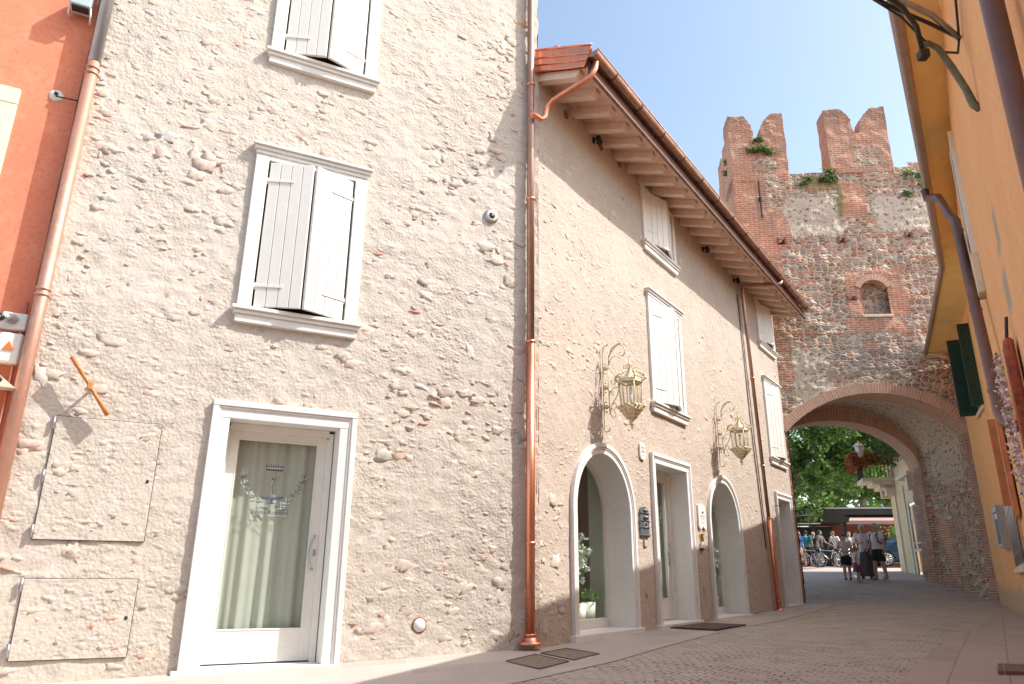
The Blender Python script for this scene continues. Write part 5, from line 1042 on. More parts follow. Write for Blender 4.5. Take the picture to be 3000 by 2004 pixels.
# flower planter on the near wall
t = thing('hanging_planter', F1(-12.2, .1, 1.3), 'reddish wicker wall planter spilling pink and white flowers at the right edge', 'planter')
MB().mat(plain('red_brown_wicker', (.34, .09, .05), .8, 0, .4, 18, .01)).box(F1, -12.45, -12.15, .02, .085, .85, 1.62, .02).build('basket', t)
MB().mat('dark_metal').tube([F1(-12.25, .06, 1.60), F1(-12.2, .04, 1.72), F1(-12.15, .02, 1.85)], .012, 6).build('chain', t)
mb = MB().mat('petal'); q = random.Random(2)
leaves_mb(mb, lambda: (lambda z: F1(-12.4 - .5 * (1.55 - z) * .5 + q.gauss(0, .05), .12 + abs(q.gauss(0, .025)), z))(q.uniform(.45, 1.5)), 900, .017, [(.80, .62, .60), (.85, .76, .72), (.72, .40, .42), (.50, .40, .52), (.86, .82, .78), (.25, .3, .15)], q); mb.build('blossom', t)
# street-lamp arm and cables at top right
t = thing('bracket_arm', F1(-13.48, .0, 2.9), 'curved grey-green iron lamp arm reaching up from the orange wall at top right', 'bracket')
def ray(az, te, D): a = R(az); return Vector((D * math.sin(a), D * math.cos(a), te * D))
mb = MB().mat(plain('weathered_green_iron', (.17, .19, .15), .6, .4, .3, 20)); J = ray(34.37, .696, 4.55)
mb.tube([F1(-13.48, 0, 2.86), F1(-13.48, .03, 2.90), ray(36.6, .615, 4.85), ray(36.0, .655, 4.75), ray(35.4, .690, 4.68), ray(34.8, .704, 4.6), J], [.028, .026, .022, .022, .02, .018, .02], 9); mb.build('arm', t)
MB().mat('dark_metal').box(W, J.x - .03, J.x + .03, J.y - .03, J.y + .03, J.z - .07, J.z - .01, .006).build('clamp', t)
mb = MB().mat(M['dark_metal']); mb.tube([J, ray(34.3, .735, 4.5), ray(33.6, .775, 4.4), ray(32.4, .81, 4.3), ray(30.5, .85, 4.2), ray(26, .93, 4.1)], .016, 8); mb.build('rod', t)
t = thing('cable_bundle', F1(-13.38, .05, 3.5), 'bundle of dark and pale cables crossing to the orange wall at the top right corner', 'cables')
E0 = F1(-13.36, .02, 3.50)
MB().mat('zinc').tube([E0, ray(35.5, .745, 4.7), ray(33.5, .79, 4.4), ray(31.4, .83, 4.2), ray(27, .92, 4.0)], .020, 8).build('conduit', t)
MB().mat('dark_metal').tube([E0, ray(35.2, .733, 4.75), ray(33.2, .775, 4.5), ray(31, .825, 4.3), ray(27, .905, 4.1)], .013, 7).build('cable', t)
MB().mat('dark_metal').tube([E0, ray(36.6, .672, 4.9), ray(35.6, .682, 4.75), ray(34.6, .71, 4.6), ray(33.4, .76, 4.5), ray(31.5, .81, 4.4), ray(27, .90, 4.1)], .008, 6).build('cable', t)
MB().mat('dark_metal').tube([E0, F1(-13.9, .03, 3.45), F1(-14.6, .03, 3.5), F1(-16.3, .02, 1.95)], .008, 6).build('cable', t)
# channel drain
t = thing('channel_drain', (4.45, 6.95, gz(4.4, 6.9)), 'dark metal channel drain cover set in the paving at the bottom right corner', 'drain')
Dn = lambda a, b, c: Vector((4.81, 7.71, -.805)) + Vector((.991, -.13, 0)) * a + Vector((.54, .84, 0)) * b + Vector((0, 0, c))
MB().mat('brown_metal').box(Dn, 0, .05, -.70, 0, -.06, .004).box(Dn, .06, .5, -.70, 0, -.06, .004).mat('zinc').box(Dn, .05, .06, -.70, 0, -.06, .006).box(Dn, .16, .19, -.40, -.32, .004, .007).build('cover_plate', t)

# ================================================================== BEYOND THE GATE
hY = thing('ochre_house', (15.4, 27, .1), 'ochre yellow house with flower balcony seen through the passage on its right side', 'house')
Pn = Vector((13.20, 22.85)); Pf = Vector((33.2 * math.sin(R(27.40)), 33.2 * math.cos(R(27.40)))); dY = Pf - Pn; LY = dY.length; yawY = math.degrees(math.atan2(dY.x, dY.y)); FY = Fr(Pn, yawY, -1)
mb = grid_wall(FY, 0, LY, -1.0, 7.5, .25, [rect(1.9, 3.6, -.5, 2.5)], 'yellow_wall', .004); mb.add([FY(LY, 0, -1), FY(LY, -7, -1), FY(LY, -7, 7.5), FY(LY, 0, 7.5)], [(0, 1, 2, 3)]); mb.col['tint'] += [(0, 0, 0, 0)] * 4; mb.build('wall', hY)
mb = MB().mat('door_wood').box(FY, 1.9, 3.6, -.12, -.06, -.6, 2.5); dd = mb.build('gate', hY)
mb = MB().mat('zinc').box(FY, 1.8, 3.7, .0, .04, 2.5, 2.56).box(FY, 1.8, 3.7, .0, .04, 1.1, 1.15).box(FY, 1.8, 3.7, 0, .04, .85, .93)
for i in range(14): mb.tube([FY(1.9 + .12 * i, .02, .9), FY(2.1 + .12 * i, .02, 2.5)], .006, 4)
for s in (1.8, 3.7): mb.box(FY, s - .05, s + .05, 0, .05, -.5, 2.6)
mb.build('gate_grille', dd)
MB().mat('cream_stone').box(FY, LY - 1.2, LY - 1.0, .0, .06, -.2, 3.3).box(FY, 4.2, 4.4, 0, .05, -.2, 3.2).build('wall_pilaster', hY)
# balcony near the far corner
b0, b1 = LY - 1.4, LY + .1
mb = MB().mat('cream_stone').box(FY, b0, b1, 0, 1.15, 3.55, 3.68, .01).box(FY, b0 + .05, b1 - .05, 0, .8, 3.42, 3.55, .01)
mb.poly(FY, [(b0 + .1, 3.42), (b0 + .35, 3.42), (b0 + .35, 3.0), (b0 + .1, 3.0)], 0, .35).poly(FY, [(b1 - .35, 3.42), (b1 - .1, 3.42), (b1 - .1, 3.0), (b1 - .35, 3.0)], 0, .35).box(FY, b0 + .1, b1 - .1, 0, .55, 3.28, 3.42, .01); bal = mb.build('balcony', hY)
mb = MB().mat('dark_metal')
for i in range(12): a = b0 + .05 + (b1 - b0 - .1) * i / 11; mb.tube([FY(a, 1.1, 3.68), FY(a, 1.1, 4.55)], .012, 4)
for i in range(9): a = .05 + 1.05 * i / 8; mb.tube([FY(b0 + .03, a, 3.68), FY(b0 + .03, a, 4.55)], .012, 4)
mb.tube([FY(b0 + .03, .05, 4.55), FY(b0 + .03, 1.1, 4.55), FY(b1 - .03, 1.1, 4.55)], .018, 5); mb.build('balcony_railing', bal)
t = thing('flower_box', FY(b0, 1.2, 4.2), 'mass of red geraniums hanging over the balcony beyond the passage', 'flowers'); MB().mat('brick_red').box(FY, b0 - .2, b1, 1.12, 1.34, 4.28, 4.48, .01).build('planter', t)
mb = MB().mat('petal'); q = random.Random(8)
leaves_mb(mb, lambda: FY(q.uniform(b0 - .2, b1), 1.2 + q.uniform(-.3, .3), 4.42 + q.uniform(-.26, .26) + q.gauss(0, .05)), 3800, .035, [(.55, .09, .035), (.60, .16, .07), (.40, .07, .05), (.10, .18, .05), (.07, .13, .03)], q); leaves_mb(mb, lambda: FY(b0 - .12 + q.uniform(-.14, .1), q.uniform(-.05, 1.5), 4.42 + q.uniform(-.26, .24) + q.gauss(0, .04)), 3200, .035, [(.55, .09, .035), (.60, .16, .07), (.40, .07, .05), (.10, .18, .05), (.07, .13, .03), (.12, .2, .05)], q); leaves_mb(mb, lambda: FY(b0 + q.uniform(-.3, .9), 1.42 + q.uniform(-.12, .16), 4.32 + q.uniform(-.36, .28)), 1500, .035, [(.62, .12, .05), (.55, .10, .04), (.10, .18, .05)], q); mb.build('blossom', t)
t = thing('trailing_plant', FY(3.8, .1, 4.7), 'dark trailing plant under the rear arch on the ochre house', 'plant'); mb = MB().mat('leaf'); leaves_mb(mb, lambda: FY(q.uniform(2.3, 5.2), .15 + abs(q.gauss(0, .2)), 4.7 + q.gauss(0, .3)), 1500, .06, [(.03, .07, .02), (.05, .10, .03), (.10, .08, .05)], q); mb.build('foliage', t)
mb = MB().mat('cream_stone').box(FY, 1.6, 3.6, 0, .35, 3.3, 3.42, .01).box(FY, 2.2, 2.5, 0, .25, 2.85, 3.3); mb.build('cornice', hY)
# lantern post
LP = Vector((31.5 * math.sin(R(25.85)), 31.5 * math.cos(R(25.85)), 0)); LP.z = gz(LP.x, LP.y)
t = thing('street_lamp', LP, 'small white lantern on an arm just above the red geraniums', 'street lamp'); z = 4.72
wp = FY(LY - .3, 0, z - .2); MB().mat('black').tube([(LP.x, LP.y, z - .26), (LP.x, LP.y, z - .42), tuple(wp)], [.03, .025, .025], 8).build('arm', t)
MB().mat(plain('milky_glass', (.75, .75, .7), .3)).lathe((LP.x, LP.y, z), [(.0, -.26), (.12, -.26), (.18, .16), (0, .16)], 6, smooth=False).build('lamp_glass', t); MB().mat('cream_stone').lathe((LP.x, LP.y, z), [(.24, .16), (.22, .20), (.10, .30), (.03, .34), (.03, .40), (0, .41)], 6, smooth=False).build('lamp_cap', t)

def at(az, D, z=None): a = R(az); x, y = D * math.sin(a), D * math.cos(a); return Vector((x, y, gz(x, y) if z is None else z))
# cafe pavilion
FC_ = Fr((at(22.6, 47).x, at(22.6, 47).y), 100, 1); cz = gz(at(24, 47).x, at(24, 47).y)
hC = thing('cafe_pavilion', at(25, 48), 'low red-brown cafe pavilion with flat dark roof across the square', 'building')
mb = MB().mat('brick_red').box(FC_, .6, 8, -5, 0, cz - .2, 3.3).mat('inside_dark').box(FC_, 1.6, 3.0, .0, .03, cz, 2.4).box(FC_, 3.4, 4.6, 0, .03, cz + .8, 2.4); mb.build('wall', hC)
MB().mat('dark_metal').box(FC_, .0, 9, -5.5, .9, 3.35, 3.75, .02).mat('zinc').box(FC_, -.02, 9, .9, .95, 3.70, 3.78).build('roof', hC)
MB().mat('door_wood').box(FC_, 3.05, 3.3, 0, .1, cz, 3.2).box(FC_, 5.4, 5.7, 0, .1, cz, 3.2).build('pillar', hC)
t = thing('awning', FC_(3, 1, 3), 'dusty pink awning with pale rim on the cafe pavilion', 'awning'); MB().mat('pink_awning').add([FC_(.6, .1, 3.38), FC_(8, .1, 3.38), FC_(8, 1.9, 2.98), FC_(.6, 1.9, 2.98), FC_(8, 1.9, 2.78), FC_(.6, 1.9, 2.78)], [(0, 1, 2, 3), (3, 2, 4, 5)]).build('canopy', t); MB().mat('white_plastic').tube([FC_(.6, .2, 3.42), FC_(8, .2, 3.42)], .05, 6).tube([FC_(.6, .2, 3.42), FC_(.6, 1.9, 3.0)], .04, 5).mat('door_wood').tube([FC_(5.2, .2, 3.44), FC_(5.7, 1.95, 2.95)], .08, 5).build('frame', t)
# pergola
pg = at(21.2, 43); t = thing('pergola', pg, 'dark pergola shelter overgrown with ivy left of the cafe', 'pergola'); FP = Fr((pg.x - .6, pg.y), 100, 1)
mb = MB().mat('dark_metal').poly(FP, [(-.5, 3.0), (1.3, 3.75), (3.2, 3.0), (3.1, 2.75), (-.4, 2.75)], -3, .2); mb.build('roof', t); 
for s in (-.2, 1.3, 2.9): MB().mat('black').box(FP, s, s + .14, -.1, .05, pg.z, 2.8).build('post', t)
MB().mat('black').box(FP, -.2, 3.0, -3, -2.9, pg.z, 2.7).build('back_panel', t); MB().mat('white_plastic').tube([FP(.3, .1, 2.70), FP(1.7, .1, 2.70)], .035, 6).build('tube_lamp', t)
t2 = thing('ivy', FP(1, .3, 3.2), 'bright ivy covering the dark pergola roof', 'ivy'); mb = MB().mat('leaf'); q = random.Random(31); leaves_mb(mb, lambda: FP(q.uniform(-1.2, 1.8), q.uniform(-1, .5), 3.25 + q.gauss(0, .22)), 1800, .10, [(.10, .20, .03), (.16, .28, .05), (.06, .12, .03)], q); mb.build('foliage', t2)
# trees
def tree(label, base, trunk_pts, blobs, nleaf, size, cols, seed, tr=.28, group='trees in the square'):
    q = random.Random(seed); t = thing('plane_tree', base, label, 'tree', group); mb = MB().mat('bark')
    for pts, r0_, r1_ in trunk_pts: n = len(pts); mb.tube(pts, [r0_ + (r1_ - r0_) * i / (n - 1) for i in range(n)], 9)
    mb.build('trunk', t); mb = MB().mat('leaf'); tot = sum(b[1] ** 2 for b in blobs)
    for c, r_ in blobs:
        c = Vector(c); sub = [(c + Vector((q.gauss(0, .5), q.gauss(0, .5), q.gauss(0, .5))) * r_, r_ * q.uniform(.22, .42)) for _ in range(12)]
        def pt():
            cc, rr = q.choice(sub); return cc + Vector((q.gauss(0, 1), q.gauss(0, 1), q.gauss(0, .8))).normalized() * rr * q.uniform(.5, 1.05)
        leaves_mb(mb, pt, int(nleaf * r_ ** 2 / tot), size, cols, q, .9)
    mb.build('crown', t); return t
G1 = [(.08, .18, .045), (.12, .25, .06), (.19, .34, .08), (.05, .11, .035), (.32, .46, .12)]
B1 = at(20.55, 37)
tree('big plane tree with forked pale trunk at the left side of the passage view', B1, [([B1, B1 + Vector((.1, 0, 1.6)), B1 + Vector((.25, .2, 2.9)), B1 + Vector((.6, .3, 4.2)), B1 + Vector((1.7, .4, 5.6)), B1 + Vector((2.6, .6, 7))], .34, .10), ([B1 + Vector((.25, .2, 2.9)), B1 + Vector((0, .2, 4.2)), B1 + Vector((.1, .1, 6.5))], .2, .07), ([B1 + Vector((.6, .3, 4.2)), B1 + Vector((-.6, .1, 5.0)), B1 + Vector((-1.4, 0, 6))], .14, .05)],
     [(at(21.2, 36, 6.2), 1.7), (at(23.3, 37, 6.9), 1.9), (at(25.3, 38, 6.6), 1.8), (at(22.3, 36.5, 4.6), 1.1), (at(24.8, 37, 5.0), 1.2), (at(26.8, 38, 6.3), 1.6), (at(21.0, 37, 3.9), .9), (at(20.0, 37, 7.3), 2.0), (at(28, 38, 7.2), 1.7), (at(24, 36, 8.6), 2.1)], 26000, .105, G1, 11)
B2 = at(25.5, 58)
tree('pale green background tree above the cafe roof', B2, [([B2, B2 + Vector((0, 0, 3)), B2 + Vector((.5, 0, 7))], .4, .15)], [(at(24.0, 57, 6.0), 2.1), (at(26.3, 58, 5.8), 2.3), (at(28, 59, 6.8), 2.6), (at(22.2, 57, 5.4), 2.2), (at(25, 60, 9.5), 3.4), (at(21.3, 58, 9), 3.2)], 20000, .15, [(.18, .32, .07), (.26, .42, .09), (.34, .48, .10), (.10, .18, .05)], 12)
B3 = at(23.0, 70)
tree('dark tall tree at the very back of the square', B3, [([B3, B3 + Vector((0, 0, 5)), B3 + Vector((.5, 0, 9))], .5, .2)], [(at(21, 68, 7), 3.4), (at(24, 70, 8.5), 3.8), (at(27.5, 71, 8), 3.8), (at(30, 70, 9), 4), (at(19, 70, 10), 4), (at(24, 70, 3.5), 2.5), (at(21, 69, 3), 2.5), (at(28, 70, 3.6), 2.6)], 16000, .20, [(.05, .11, .03), (.08, .16, .045), (.11, .2, .05)], 13)
for i, (az, D, h, lab) in enumerate(((27.6, 43.5, 1.9, 'leafy potted shrub behind the backpacker'), (28.4, 44, 1.6, 'smaller leafy shrub by the cafe pillar'))):
    p = at(az, D); q = random.Random(60 + i); t = thing('shrub', p, lab, 'shrub'); MB().mat('brick_red').lathe(p, [(0, 0), (.2, 0), (.27, .4), (.22, .4)], 12).build('pot', t); mb = MB().mat('leaf'); leaves_mb(mb, lambda: p + Vector((q.gauss(0, .28), q.gauss(0, .28), .5 + q.random() * (h - .4))), 900, .07, [(.12, .24, .04), (.2, .34, .06)], q); mb.build('foliage', t)

# ------------------------------------------------------------------ people
def remesh(mb, vox):
    o = mb.build('tmp'); md = o.modifiers.new('r', 'REMESH'); md.mode = 'VOXEL'; md.voxel_size = vox; md.use_smooth_shade = True
    sm = o.modifiers.new('s', 'SMOOTH'); sm.iterations = 2; sm.factor = .5
    dg = bpy.context.evaluated_depsgraph_get(); me = bpy.data.meshes.new_from_object(o.evaluated_get(dg)); bpy.data.objects.remove(o)
    v = [tuple(x.co) for x in me.vertices]; f = [tuple(p.vertices) for p in me.polygons]; bpy.data.meshes.remove(me); return v, f
SK = (.55, .33, .24)
def person(label, loc, face, H, shirt, bottom, kind='shorts', hair=(.08, .05, .03), arms=None, lean=0, shoes=(.03, .03, .03), hat=None, longhair=False, pack=None, stride=.05, skin=SK, extra=None, sleeves=.5):
    """joints are in body units: x right, y forward, z up, height 1"""
    t = thing('person', loc, label, 'person', local=True, rz=-R(face))
    S = H
    def J(x, y, z):
        if z > .5: y = y + (z - .5) * math.tan(lean)
        return Vector((x, y, z)) * S
    hip = {s: J(s * .052, 0, .50) for s in (-1, 1)}; knee = {s: J(s * .06, s * stride * .6 + .015, .275) for s in (-1, 1)}; ank = {s: J(s * .065, s * stride, .045) for s in (-1, 1)}
    sh = {s: J(s * .112, 0, .808) for s in (-1, 1)}; arms = arms or {}
    el = {s: J(*arms.get(s, ((s * .155, -.01, .64), (s * .16, .03, .50)))[0]) for s in (-1, 1)}; wr = {s: J(*arms.get(s, ((s * .155, -.01, .64), (s * .16, .03, .50)))[1]) for s in (-1, 1)}
    nk = J(0, .0, .83); hd = J(0, .018, .925)
    mb = MB().mat('skin')
    mb.tube([J(0, 0, .47), J(0, .0, .54), J(0, .004, .63), J(0, .0, .74), J(0, -.004, .80), J(0, -.004, .825)], [.085 * S, .088 * S, .072 * S, .090 * S, .080 * S, .045 * S], 14, sq=.68)
    mb.tube([nk - Vector((0, 0, .02 * S)), J(0, .008, .885)], [.034 * S, .030 * S], 10)
    mb.ball(hd, (.045 * S, .055 * S, .066 * S), 14, 10); mb.ball(J(0, .030, .893), (.032 * S, .036 * S, .032 * S), 10, 8)
    mb.ball(J(0, .075, .915), (.008 * S, .012 * S, .012 * S), 6, 5)
    for s in (-1, 1):
        mb.ball(J(s * .046, .012, .92), (.007 * S, .011 * S, .016 * S), 6, 5)
        mb.ball(sh[s], .040 * S, 10, 7); mb.tube([sh[s], sh[s].lerp(el[s], .4), el[s]], [.036 * S, .032 * S, .026 * S], 10); mb.tube([el[s], el[s].lerp(wr[s], .3), wr[s]], [.026 * S, .026 * S, .017 * S], 10); mb.ball(el[s], .0265 * S, 8, 6)
        mb.tube([hip[s], hip[s].lerp(knee[s], .4), knee[s]], [.060 * S, .054 * S, .038 * S], 12); mb.ball(knee[s], .039 * S, 8, 6); mb.tube([knee[s], knee[s].lerp(ank[s], .35), ank[s]], [.037 * S, .037 * S, .022 * S], 12)
        d = (wr[s] - el[s]).normalized(); mb.ball(wr[s] + d * .028 * S, (.020 * S, .014 * S, .026 * S), 8, 6)
    v, f = remesh(mb, .014 * S)
    body = MB().mat('skin').add(v, f, True)
    for s in (-1, 1):       # five bent fingers on each palm
        d = (wr[s] - el[s]).normalized(); side = d.cross(Vector((0, 0, 1))) if abs(d.z) < .8 else Vector((0, 1, 0)); side.normalize(); inn = d.cross(side).normalized(); p0 = wr[s] + d * .048 * S
        for i in range(4): L = (.036, .042, .039, .030)[i] * S; b = p0 + side * (.013 - .0088 * i) * S; body.tube([b - d * .01 * S, b + d * L * .5, b + d * L * .85 - inn * L * .35], [.0056 * S, .0052 * S, .0042 * S], 5)
        b = wr[s] + d * .022 * S + side * .018 * S; body.tube([b - side * .004 * S, b + side * .016 * S + d * .014 * S, b + side * .018 * S + d * .032 * S], [.0066 * S, .006 * S, .0045 * S], 5)
    body.mat('black')
    for s in (-1, 1): body.ball(J(s * .018, .070, .928), (.006 * S, .004 * S, .004 * S), 6, 4)
    body.mat('brick_red').ball(J(0, .066, .888), (.014 * S, .004 * S, .004 * S), 6, 4)
    body.build('body', t)
    # shirt
    mb = MB(); mb.tube([J(0, 0, .49), J(0, .0, .54), J(0, .004, .63), J(0, .0, .74), J(0, -.004, .805), J(0, -.002, .838)], [.099 * S, .100 * S, .088 * S, .103 * S, .092 * S, .042 * S], 16, sq=.72)
    for s in (-1, 1): mb.ball(sh[s], .049 * S, 10, 7); mb.tube([sh[s], sh[s].lerp(el[s], sleeves), sh[s].lerp(el[s], sleeves + .14)], [.047 * S, .044 * S, .043 * S], 12)
    v, f = remesh(mb, .014 * S); MB().mat('cloth').add(v, f, True, shirt).build('shirt', t)
    mb = MB()
    if kind in ('shorts', 'trousers'):
        mb.tube([J(0, 0, .455), J(0, 0, .50), J(0, 0, .545)], [.098 * S, .104 * S, .094 * S], 14, sq=.78)
        e = .80 if kind == 'shorts' else 1.0
        for s in (-1, 1): mb.tube([hip[s], hip[s].lerp(knee[s], .5), hip[s].lerp(knee[s], e)], [.070 * S, .067 * S, .062 * S], 12)
        if kind == 'trousers':
            for s in (-1, 1): mb.tube([knee[s], knee[s].lerp(ank[s], .9)], [.055 * S, .040 * S], 12)
        v, f = remesh(mb, .014 * S); MB().mat('cloth').add(v, f, True, bottom).build(kind, t)
    else:
        z1 = .29 if kind == 'skirt' else .05; m2 = MB().mat('cloth'); vs = []; K_ = 36; N_ = 9
        for j in range(N_):
            q_ = j / (N_ - 1); z = .56 + (z1 - .56) * q_; r_ = (.088 + (.075 if kind == 'skirt' else .085) * q_)
            for i in range(K_): a = 2 * math.pi * i / K_; w_ = 1 + .10 * q_ * math.sin(a * 7 + q_ * 2); vs.append(Vector((r_ * w_ * math.cos(a), r_ * w_ * .8 * math.sin(a), z)) * S)
        m2.add(vs, [(j * K_ + i, j * K_ + (i + 1) % K_, (j + 1) * K_ + (i + 1) % K_, (j + 1) * K_ + i) for j in range(N_ - 1) for i in range(K_)], True, bottom); m2.build('skirt', t)
    for s in (-1, 1): a = ank[s]; mb = MB().mat('cloth'); mb.ball(a + Vector((0, .028 * S, -.018 * S)), (.028 * S, .068 * S, .026 * S), 10, 7, shoes); mb.tube([a + Vector((0, -.005 * S, -.02 * S)), a + Vector((0, -.005 * S, .03 * S))], [.030 * S, .026 * S], 8, col=(.6, .6, .6) if shoes[0] < .1 else shoes); mb.build('shoe', t)
    mb = MB().mat('cloth'); mb.ball(hd + Vector((0, -.012 * S, .016 * S)), (.052 * S, .058 * S, .060 * S), 12, 8, hair, None, .12)
    if longhair: mb.tube([hd + Vector((0, -.035 * S, .01 * S)), J(0, -.045, .86), J(0, -.055, .79)], [.048 * S, .042 * S, .025 * S], 10, col=hair)
    mb.build('hair', t)
    if hat: MB().mat('cloth').ball(hd + Vector((0, 0, .045 * S)), (.055 * S, .062 * S, .035 * S), 12, 6, hat).tube([hd + Vector((0, .03 * S, .035 * S)), hd + Vector((0, .095 * S, .028 * S))], [.04 * S, .03 * S], 8, col=hat, sq=.2).build('cap', t)
    if pack:
        p = thing('backpack', (0, 0, 0), 'x', 'x') if False else None
        m2 = MB().mat('cloth'); m2.ball(J(0, -.125, .70), (.085 * S, .065 * S, .125 * S), 12, 9, pack, None, .08)
        for s in (-1, 1): m2.tube([J(s * .06, -.09, .80), J(s * .07, .0, .842), J(s * .075, .075, .78), J(s * .085, .05, .66), J(s * .07, -.08, .62)], .012 * S, 6, col=pack)
        b = m2.build('backpack', None); b.location = loc; b.rotation_euler = (0, 0, -R(face)); b['label'] = 'dark backpack worn by the white-haired tourist in the cap'; b['category'] = 'backpack'
    return t
WHT = (.80, .78, .80); 
person('boy in white printed T-shirt and dark shorts, facing the camera, nearest group', at(24.06, 26.4), 190, 1.42, WHT, (.015, .02, .05), arms={1: ((.15, .03, .66), (.05, .13, .60)), -1: ((-.15, .03, .66), (-.03, .13, .60))})
person('small girl in white top and purple skirt beside the boy', at(24.72, 25.9), 120, 1.08, WHT, (.17, .06, .20), 'skirt', (.35, .16, .06), longhair=True, shoes=(.5, .4, .35), stride=.03)
person('woman in white blouse and long grey skirt holding a dark bag', at(25.30, 26.9), 215, 1.70, (.82, .80, .84), (.10, .085, .09), 'dress', (.40, .33, .25), hat=(.55, .62, .62), arms={1: ((.13, .03, .66), (.02, .14, .66)), -1: ((-.14, .02, .66), (-.09, .12, .55))})
person('tourist in cap, white T-shirt and dark shorts with backpack, nearest group', at(26.15, 26.7), 250, 1.74, (.82, .82, .85), (.02, .025, .03), 'shorts', (.62, .60, .56), hat=(.45, .6, .66), pack=(.03, .06, .06), shoes=(.4, .37, .34), stride=.06)
person('person in bright blue T-shirt and pale shorts at the left jamb', at(21.12, 39.5), 150, 1.70, (.02, .10, .45), (.50, .38, .28), 'shorts', (.25, .12, .05), arms={1: ((.16, .03, .70), (.08, .10, .82))}, shoes=(.2, .2, .35))
person('person in teal T-shirt and black shorts next to the blue T-shirt', at(21.62, 40.2), 30, 1.74, (.03, .25, .30), (.02, .02, .025), 'shorts', (.05, .04, .03), shoes=(.5, .1, .1))
person('person in dark teal top and black trousers behind the bicycles', at(22.12, 40.5), 60, 1.66, (.015, .08, .10), (.015, .015, .02), 'trousers', (.5, .36, .30))
person('person in grey sleeveless top and black shorts holding the bicycle', at(22.55, 39.6), 140, 1.72, (.16, .17, .18), (.02, .02, .02), 'shorts', (.10, .08, .07), arms={-1: ((-.17, .05, .68), (-.30, .14, .60))})
person('person in white top and dark shorts leaning toward the bicycle', at(23.65, 39.8), 250, 1.66, WHT, (.05, .055, .07), 'shorts', (.30, .12, .07), lean=.30, arms={1: ((.14, .10, .66), (.10, .22, .56))})
person('person with blond hair in white shirt half hidden behind the boy', at(24.45, 41), 200, 1.66, (.6, .62, .6), (.04, .05, .06), 'shorts', (.45, .33, .2), longhair=True)
# bicycles
def bicycle(label, loc, rz):
    t = thing('bicycle', loc, label, 'bicycle', 'bicycles in the square', local=True, rz=rz); R_ = .34
    for sx in (-.52, .52):
        mb = MB().mat('rubber'); mb.tube([(sx + R_ * math.cos(a), 0, R_ + R_ * math.sin(a)) for a in [2 * math.pi * i / 28 for i in range(29)]], .022, 7, cap=False); wl = mb.build('wheel', t)
        mb = MB().mat('alloy'); mb.tube([(sx + (R_ - .03) * math.cos(a), 0, R_ + (R_ - .03) * math.sin(a)) for a in [2 * math.pi * i / 28 for i in range(29)]], .012, 5, cap=False)
        for i in range(14): a = 2 * math.pi * i / 14; mb.tube([(sx, .02 * (-1) ** i, R_), (sx + (R_ - .03) * math.cos(a), 0, R_ + (R_ - .03) * math.sin(a))], .004, 4)
        mb.tube([(sx, -.05, R_), (sx, .05, R_)], .025, 8); mb.build('rim', wl)
    mb = MB().mat('alloy'); mb.tube([(-.52, 0, R_), (-.08, 0, .30)], .012, 6).tube([(-.08, 0, .30), (-.22, 0, .82)], .018, 6).tube([(-.22, 0, .80), (-.52, 0, R_)], .010, 6).tube([(-.20, 0, .74), (.34, 0, .78)], .018, 6).tube([(-.08, 0, .30), (.36, 0, .68)], .02, 6).tube([(.33, 0, .84), (.37, 0, .66), (.52, 0, R_)], .016, 6); mb.build('frame', t)
    MB().mat('black').tube([(-.30, 0, .90), (-.18, 0, .92), (-.06, 0, .90)], [.07, .055, .025], 8, sq=.5).tube([(-.22, 0, .82), (-.23, 0, .90)], .012, 6).build('saddle', t)
    MB().mat('black').tube([(.28, -.28, .98), (.34, -.20, .98), (.38, 0, .95), (.34, .20, .98), (.28, .28, .98)], .013, 6).tube([(.33, 0, .84), (.37, 0, .96)], .014, 6).build('handlebar', t)
    MB().mat('dark_metal').tube([(-.08, -.06, .30), (-.08, .06, .30)], .08, 12).tube([(-.08, .07, .30), (.02, .07, .17)], .01, 5).tube([(-.08, -.07, .30), (-.18, -.07, .43)], .01, 5).build('crank', t)
    return t
b1 = bicycle('grey bicycle in front of the person in the grey top', at(23.0, 38.6), R(155)); copy_tree(b1, at(21.9, 39.6), R(120), 'bicycle half hidden behind the person in the dark teal top'); copy_tree(b1, at(24.0, 39.4), R(20), 'bicycle held by the person leaning in the white top')
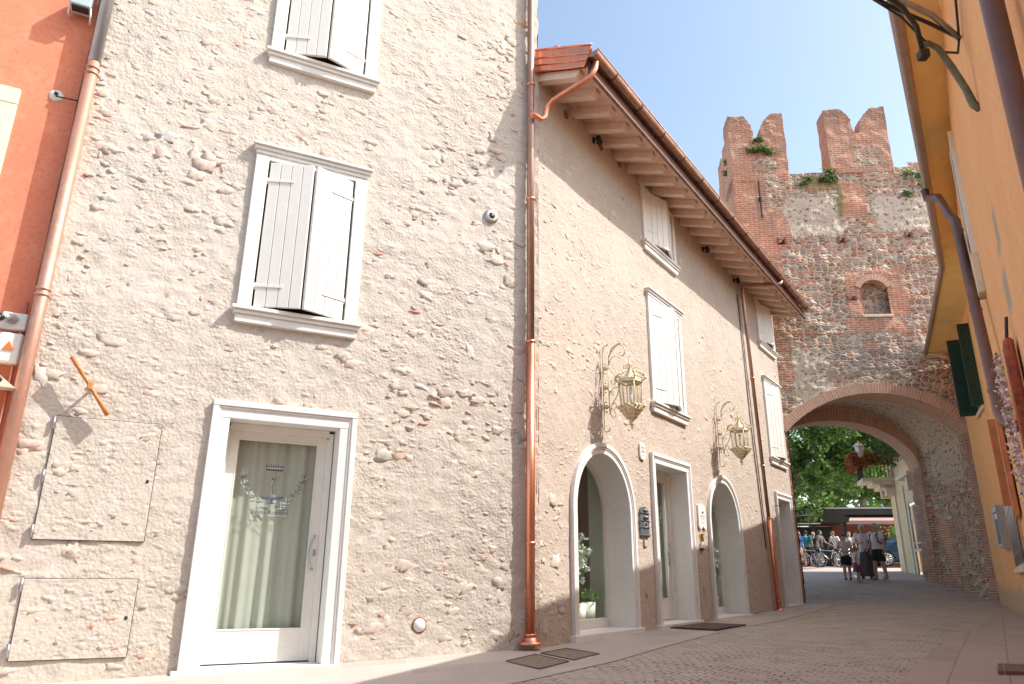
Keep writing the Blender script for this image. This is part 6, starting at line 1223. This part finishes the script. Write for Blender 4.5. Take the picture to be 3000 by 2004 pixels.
# dark blue car, nose to the left
def car(label, loc, rz):
    t = thing('parked_car', loc, label, 'car', local=True, rz=rz)
    st_ = [(-2.25, .45, .78, .80, .60), (-2.15, .30, .90, .92, .80), (-1.6, .22, 1.02, 1.05, .90), (-1.0, .20, 1.08, 1.12, .92), (-.75, .20, 1.10, 1.20, .92), (-.1, .20, 1.12, 1.55, .92), (.4, .20, 1.12, 1.64, .92), (1.2, .20, 1.12, 1.62, .92), (1.8, .22, 1.12, 1.50, .90), (2.2, .30, 1.05, 1.10, .85), (2.3, .45, .90, .92, .70)]
    mb = MB().mat('car_paint'); vs = []
    for x, zl, zb, zr, hw in st_:
        rw = hw * (.78 if zr > zb + .1 else .93); vs += [(x, -hw * .9, zl), (x, -hw, (zl + zb) / 2), (x, -hw * .97, zb), (x, -rw, zr - .03), (x, -rw * .6, zr), (x, rw * .6, zr), (x, rw, zr - .03), (x, hw * .97, zb), (x, hw, (zl + zb) / 2), (x, hw * .9, zl)]
    n = len(st_); fs = [(i * 10 + j, i * 10 + (j + 1) % 10, (i + 1) * 10 + (j + 1) % 10, (i + 1) * 10 + j) for i in range(n - 1) for j in range(10)] + [tuple(range(9, -1, -1)), tuple((n - 1) * 10 + j for j in range(10))]
    mb.add(vs, fs, True).build('body', t)
    mb = MB().mat('black')
    for s in (-1, 1): mb.add([(-.72, s * .905, 1.16), (-.05, s * .80, 1.50), (.4, s * .775, 1.57), (1.2, s * .775, 1.56), (1.75, s * .83, 1.40), (1.9, s * .90, 1.16)], [(0, 1, 2, 3, 4, 5)])
    mb.add([(-.80, -.72, 1.18), (-.80, .72, 1.18), (-.14, .66, 1.545), (-.14, -.66, 1.545)], [(0, 1, 2, 3)]); mb.build('window', t)
    for x in (-1.38, 1.38):
        for s in (-1, 1):
            mb = MB().mat('rubber'); mb.tube([(x, s * .70, .34), (x, s * .94, .34)], .345, 26); wh = mb.build('wheel', t)
            mb = MB().mat('alloy'); mb.tube([(x + .23 * math.cos(a), s * .945, .34 + .23 * math.sin(a)) for a in [2 * math.pi * i / 24 for i in range(25)]], .018, 5, cap=False); mb.ball((x, s * .945, .34), .04)
            for i in range(10): a = 2 * math.pi * i / 10; mb.tube([(x, s * .95, .34), (x + .22 * math.cos(a), s * .95, .34 + .22 * math.sin(a))], [.022, .016], 5)
            mb.build('rim', wh)
            MB().mat('black').tube([(x + .40 * math.cos(a), s * .925, .34 + .40 * math.sin(a)) for a in [math.pi * i / 14 for i in range(15)]], .03, 6).build('wheel_arch', t)
    MB().mat('white_plastic').ball((-2.12, -.62, .78), (.10, .16, .07)).build('headlight', t); MB().mat('white_plastic').ball((-2.12, .62, .78), (.10, .16, .07)).build('headlight', t)
    MB().mat('black').box(W, -.85, -.65, -1.02, -.90, 1.12, 1.24, .02).box(W, -.85, -.65, .90, 1.02, 1.12, 1.24, .02).build('mirror', t)
    return t
cw = at(26.62, 38.3); ang = R(-8); cl = cw + Vector((math.cos(ang) * 1.38 - math.sin(ang) * -.0, math.sin(ang) * 1.38, 0)) + Vector((-math.sin(ang) * .93, math.cos(ang) * .93, 0)); cl.z = gz(cl.x, cl.y)
car('dark blue parked car whose front wheel shows beyond the backpacker', cl, ang)
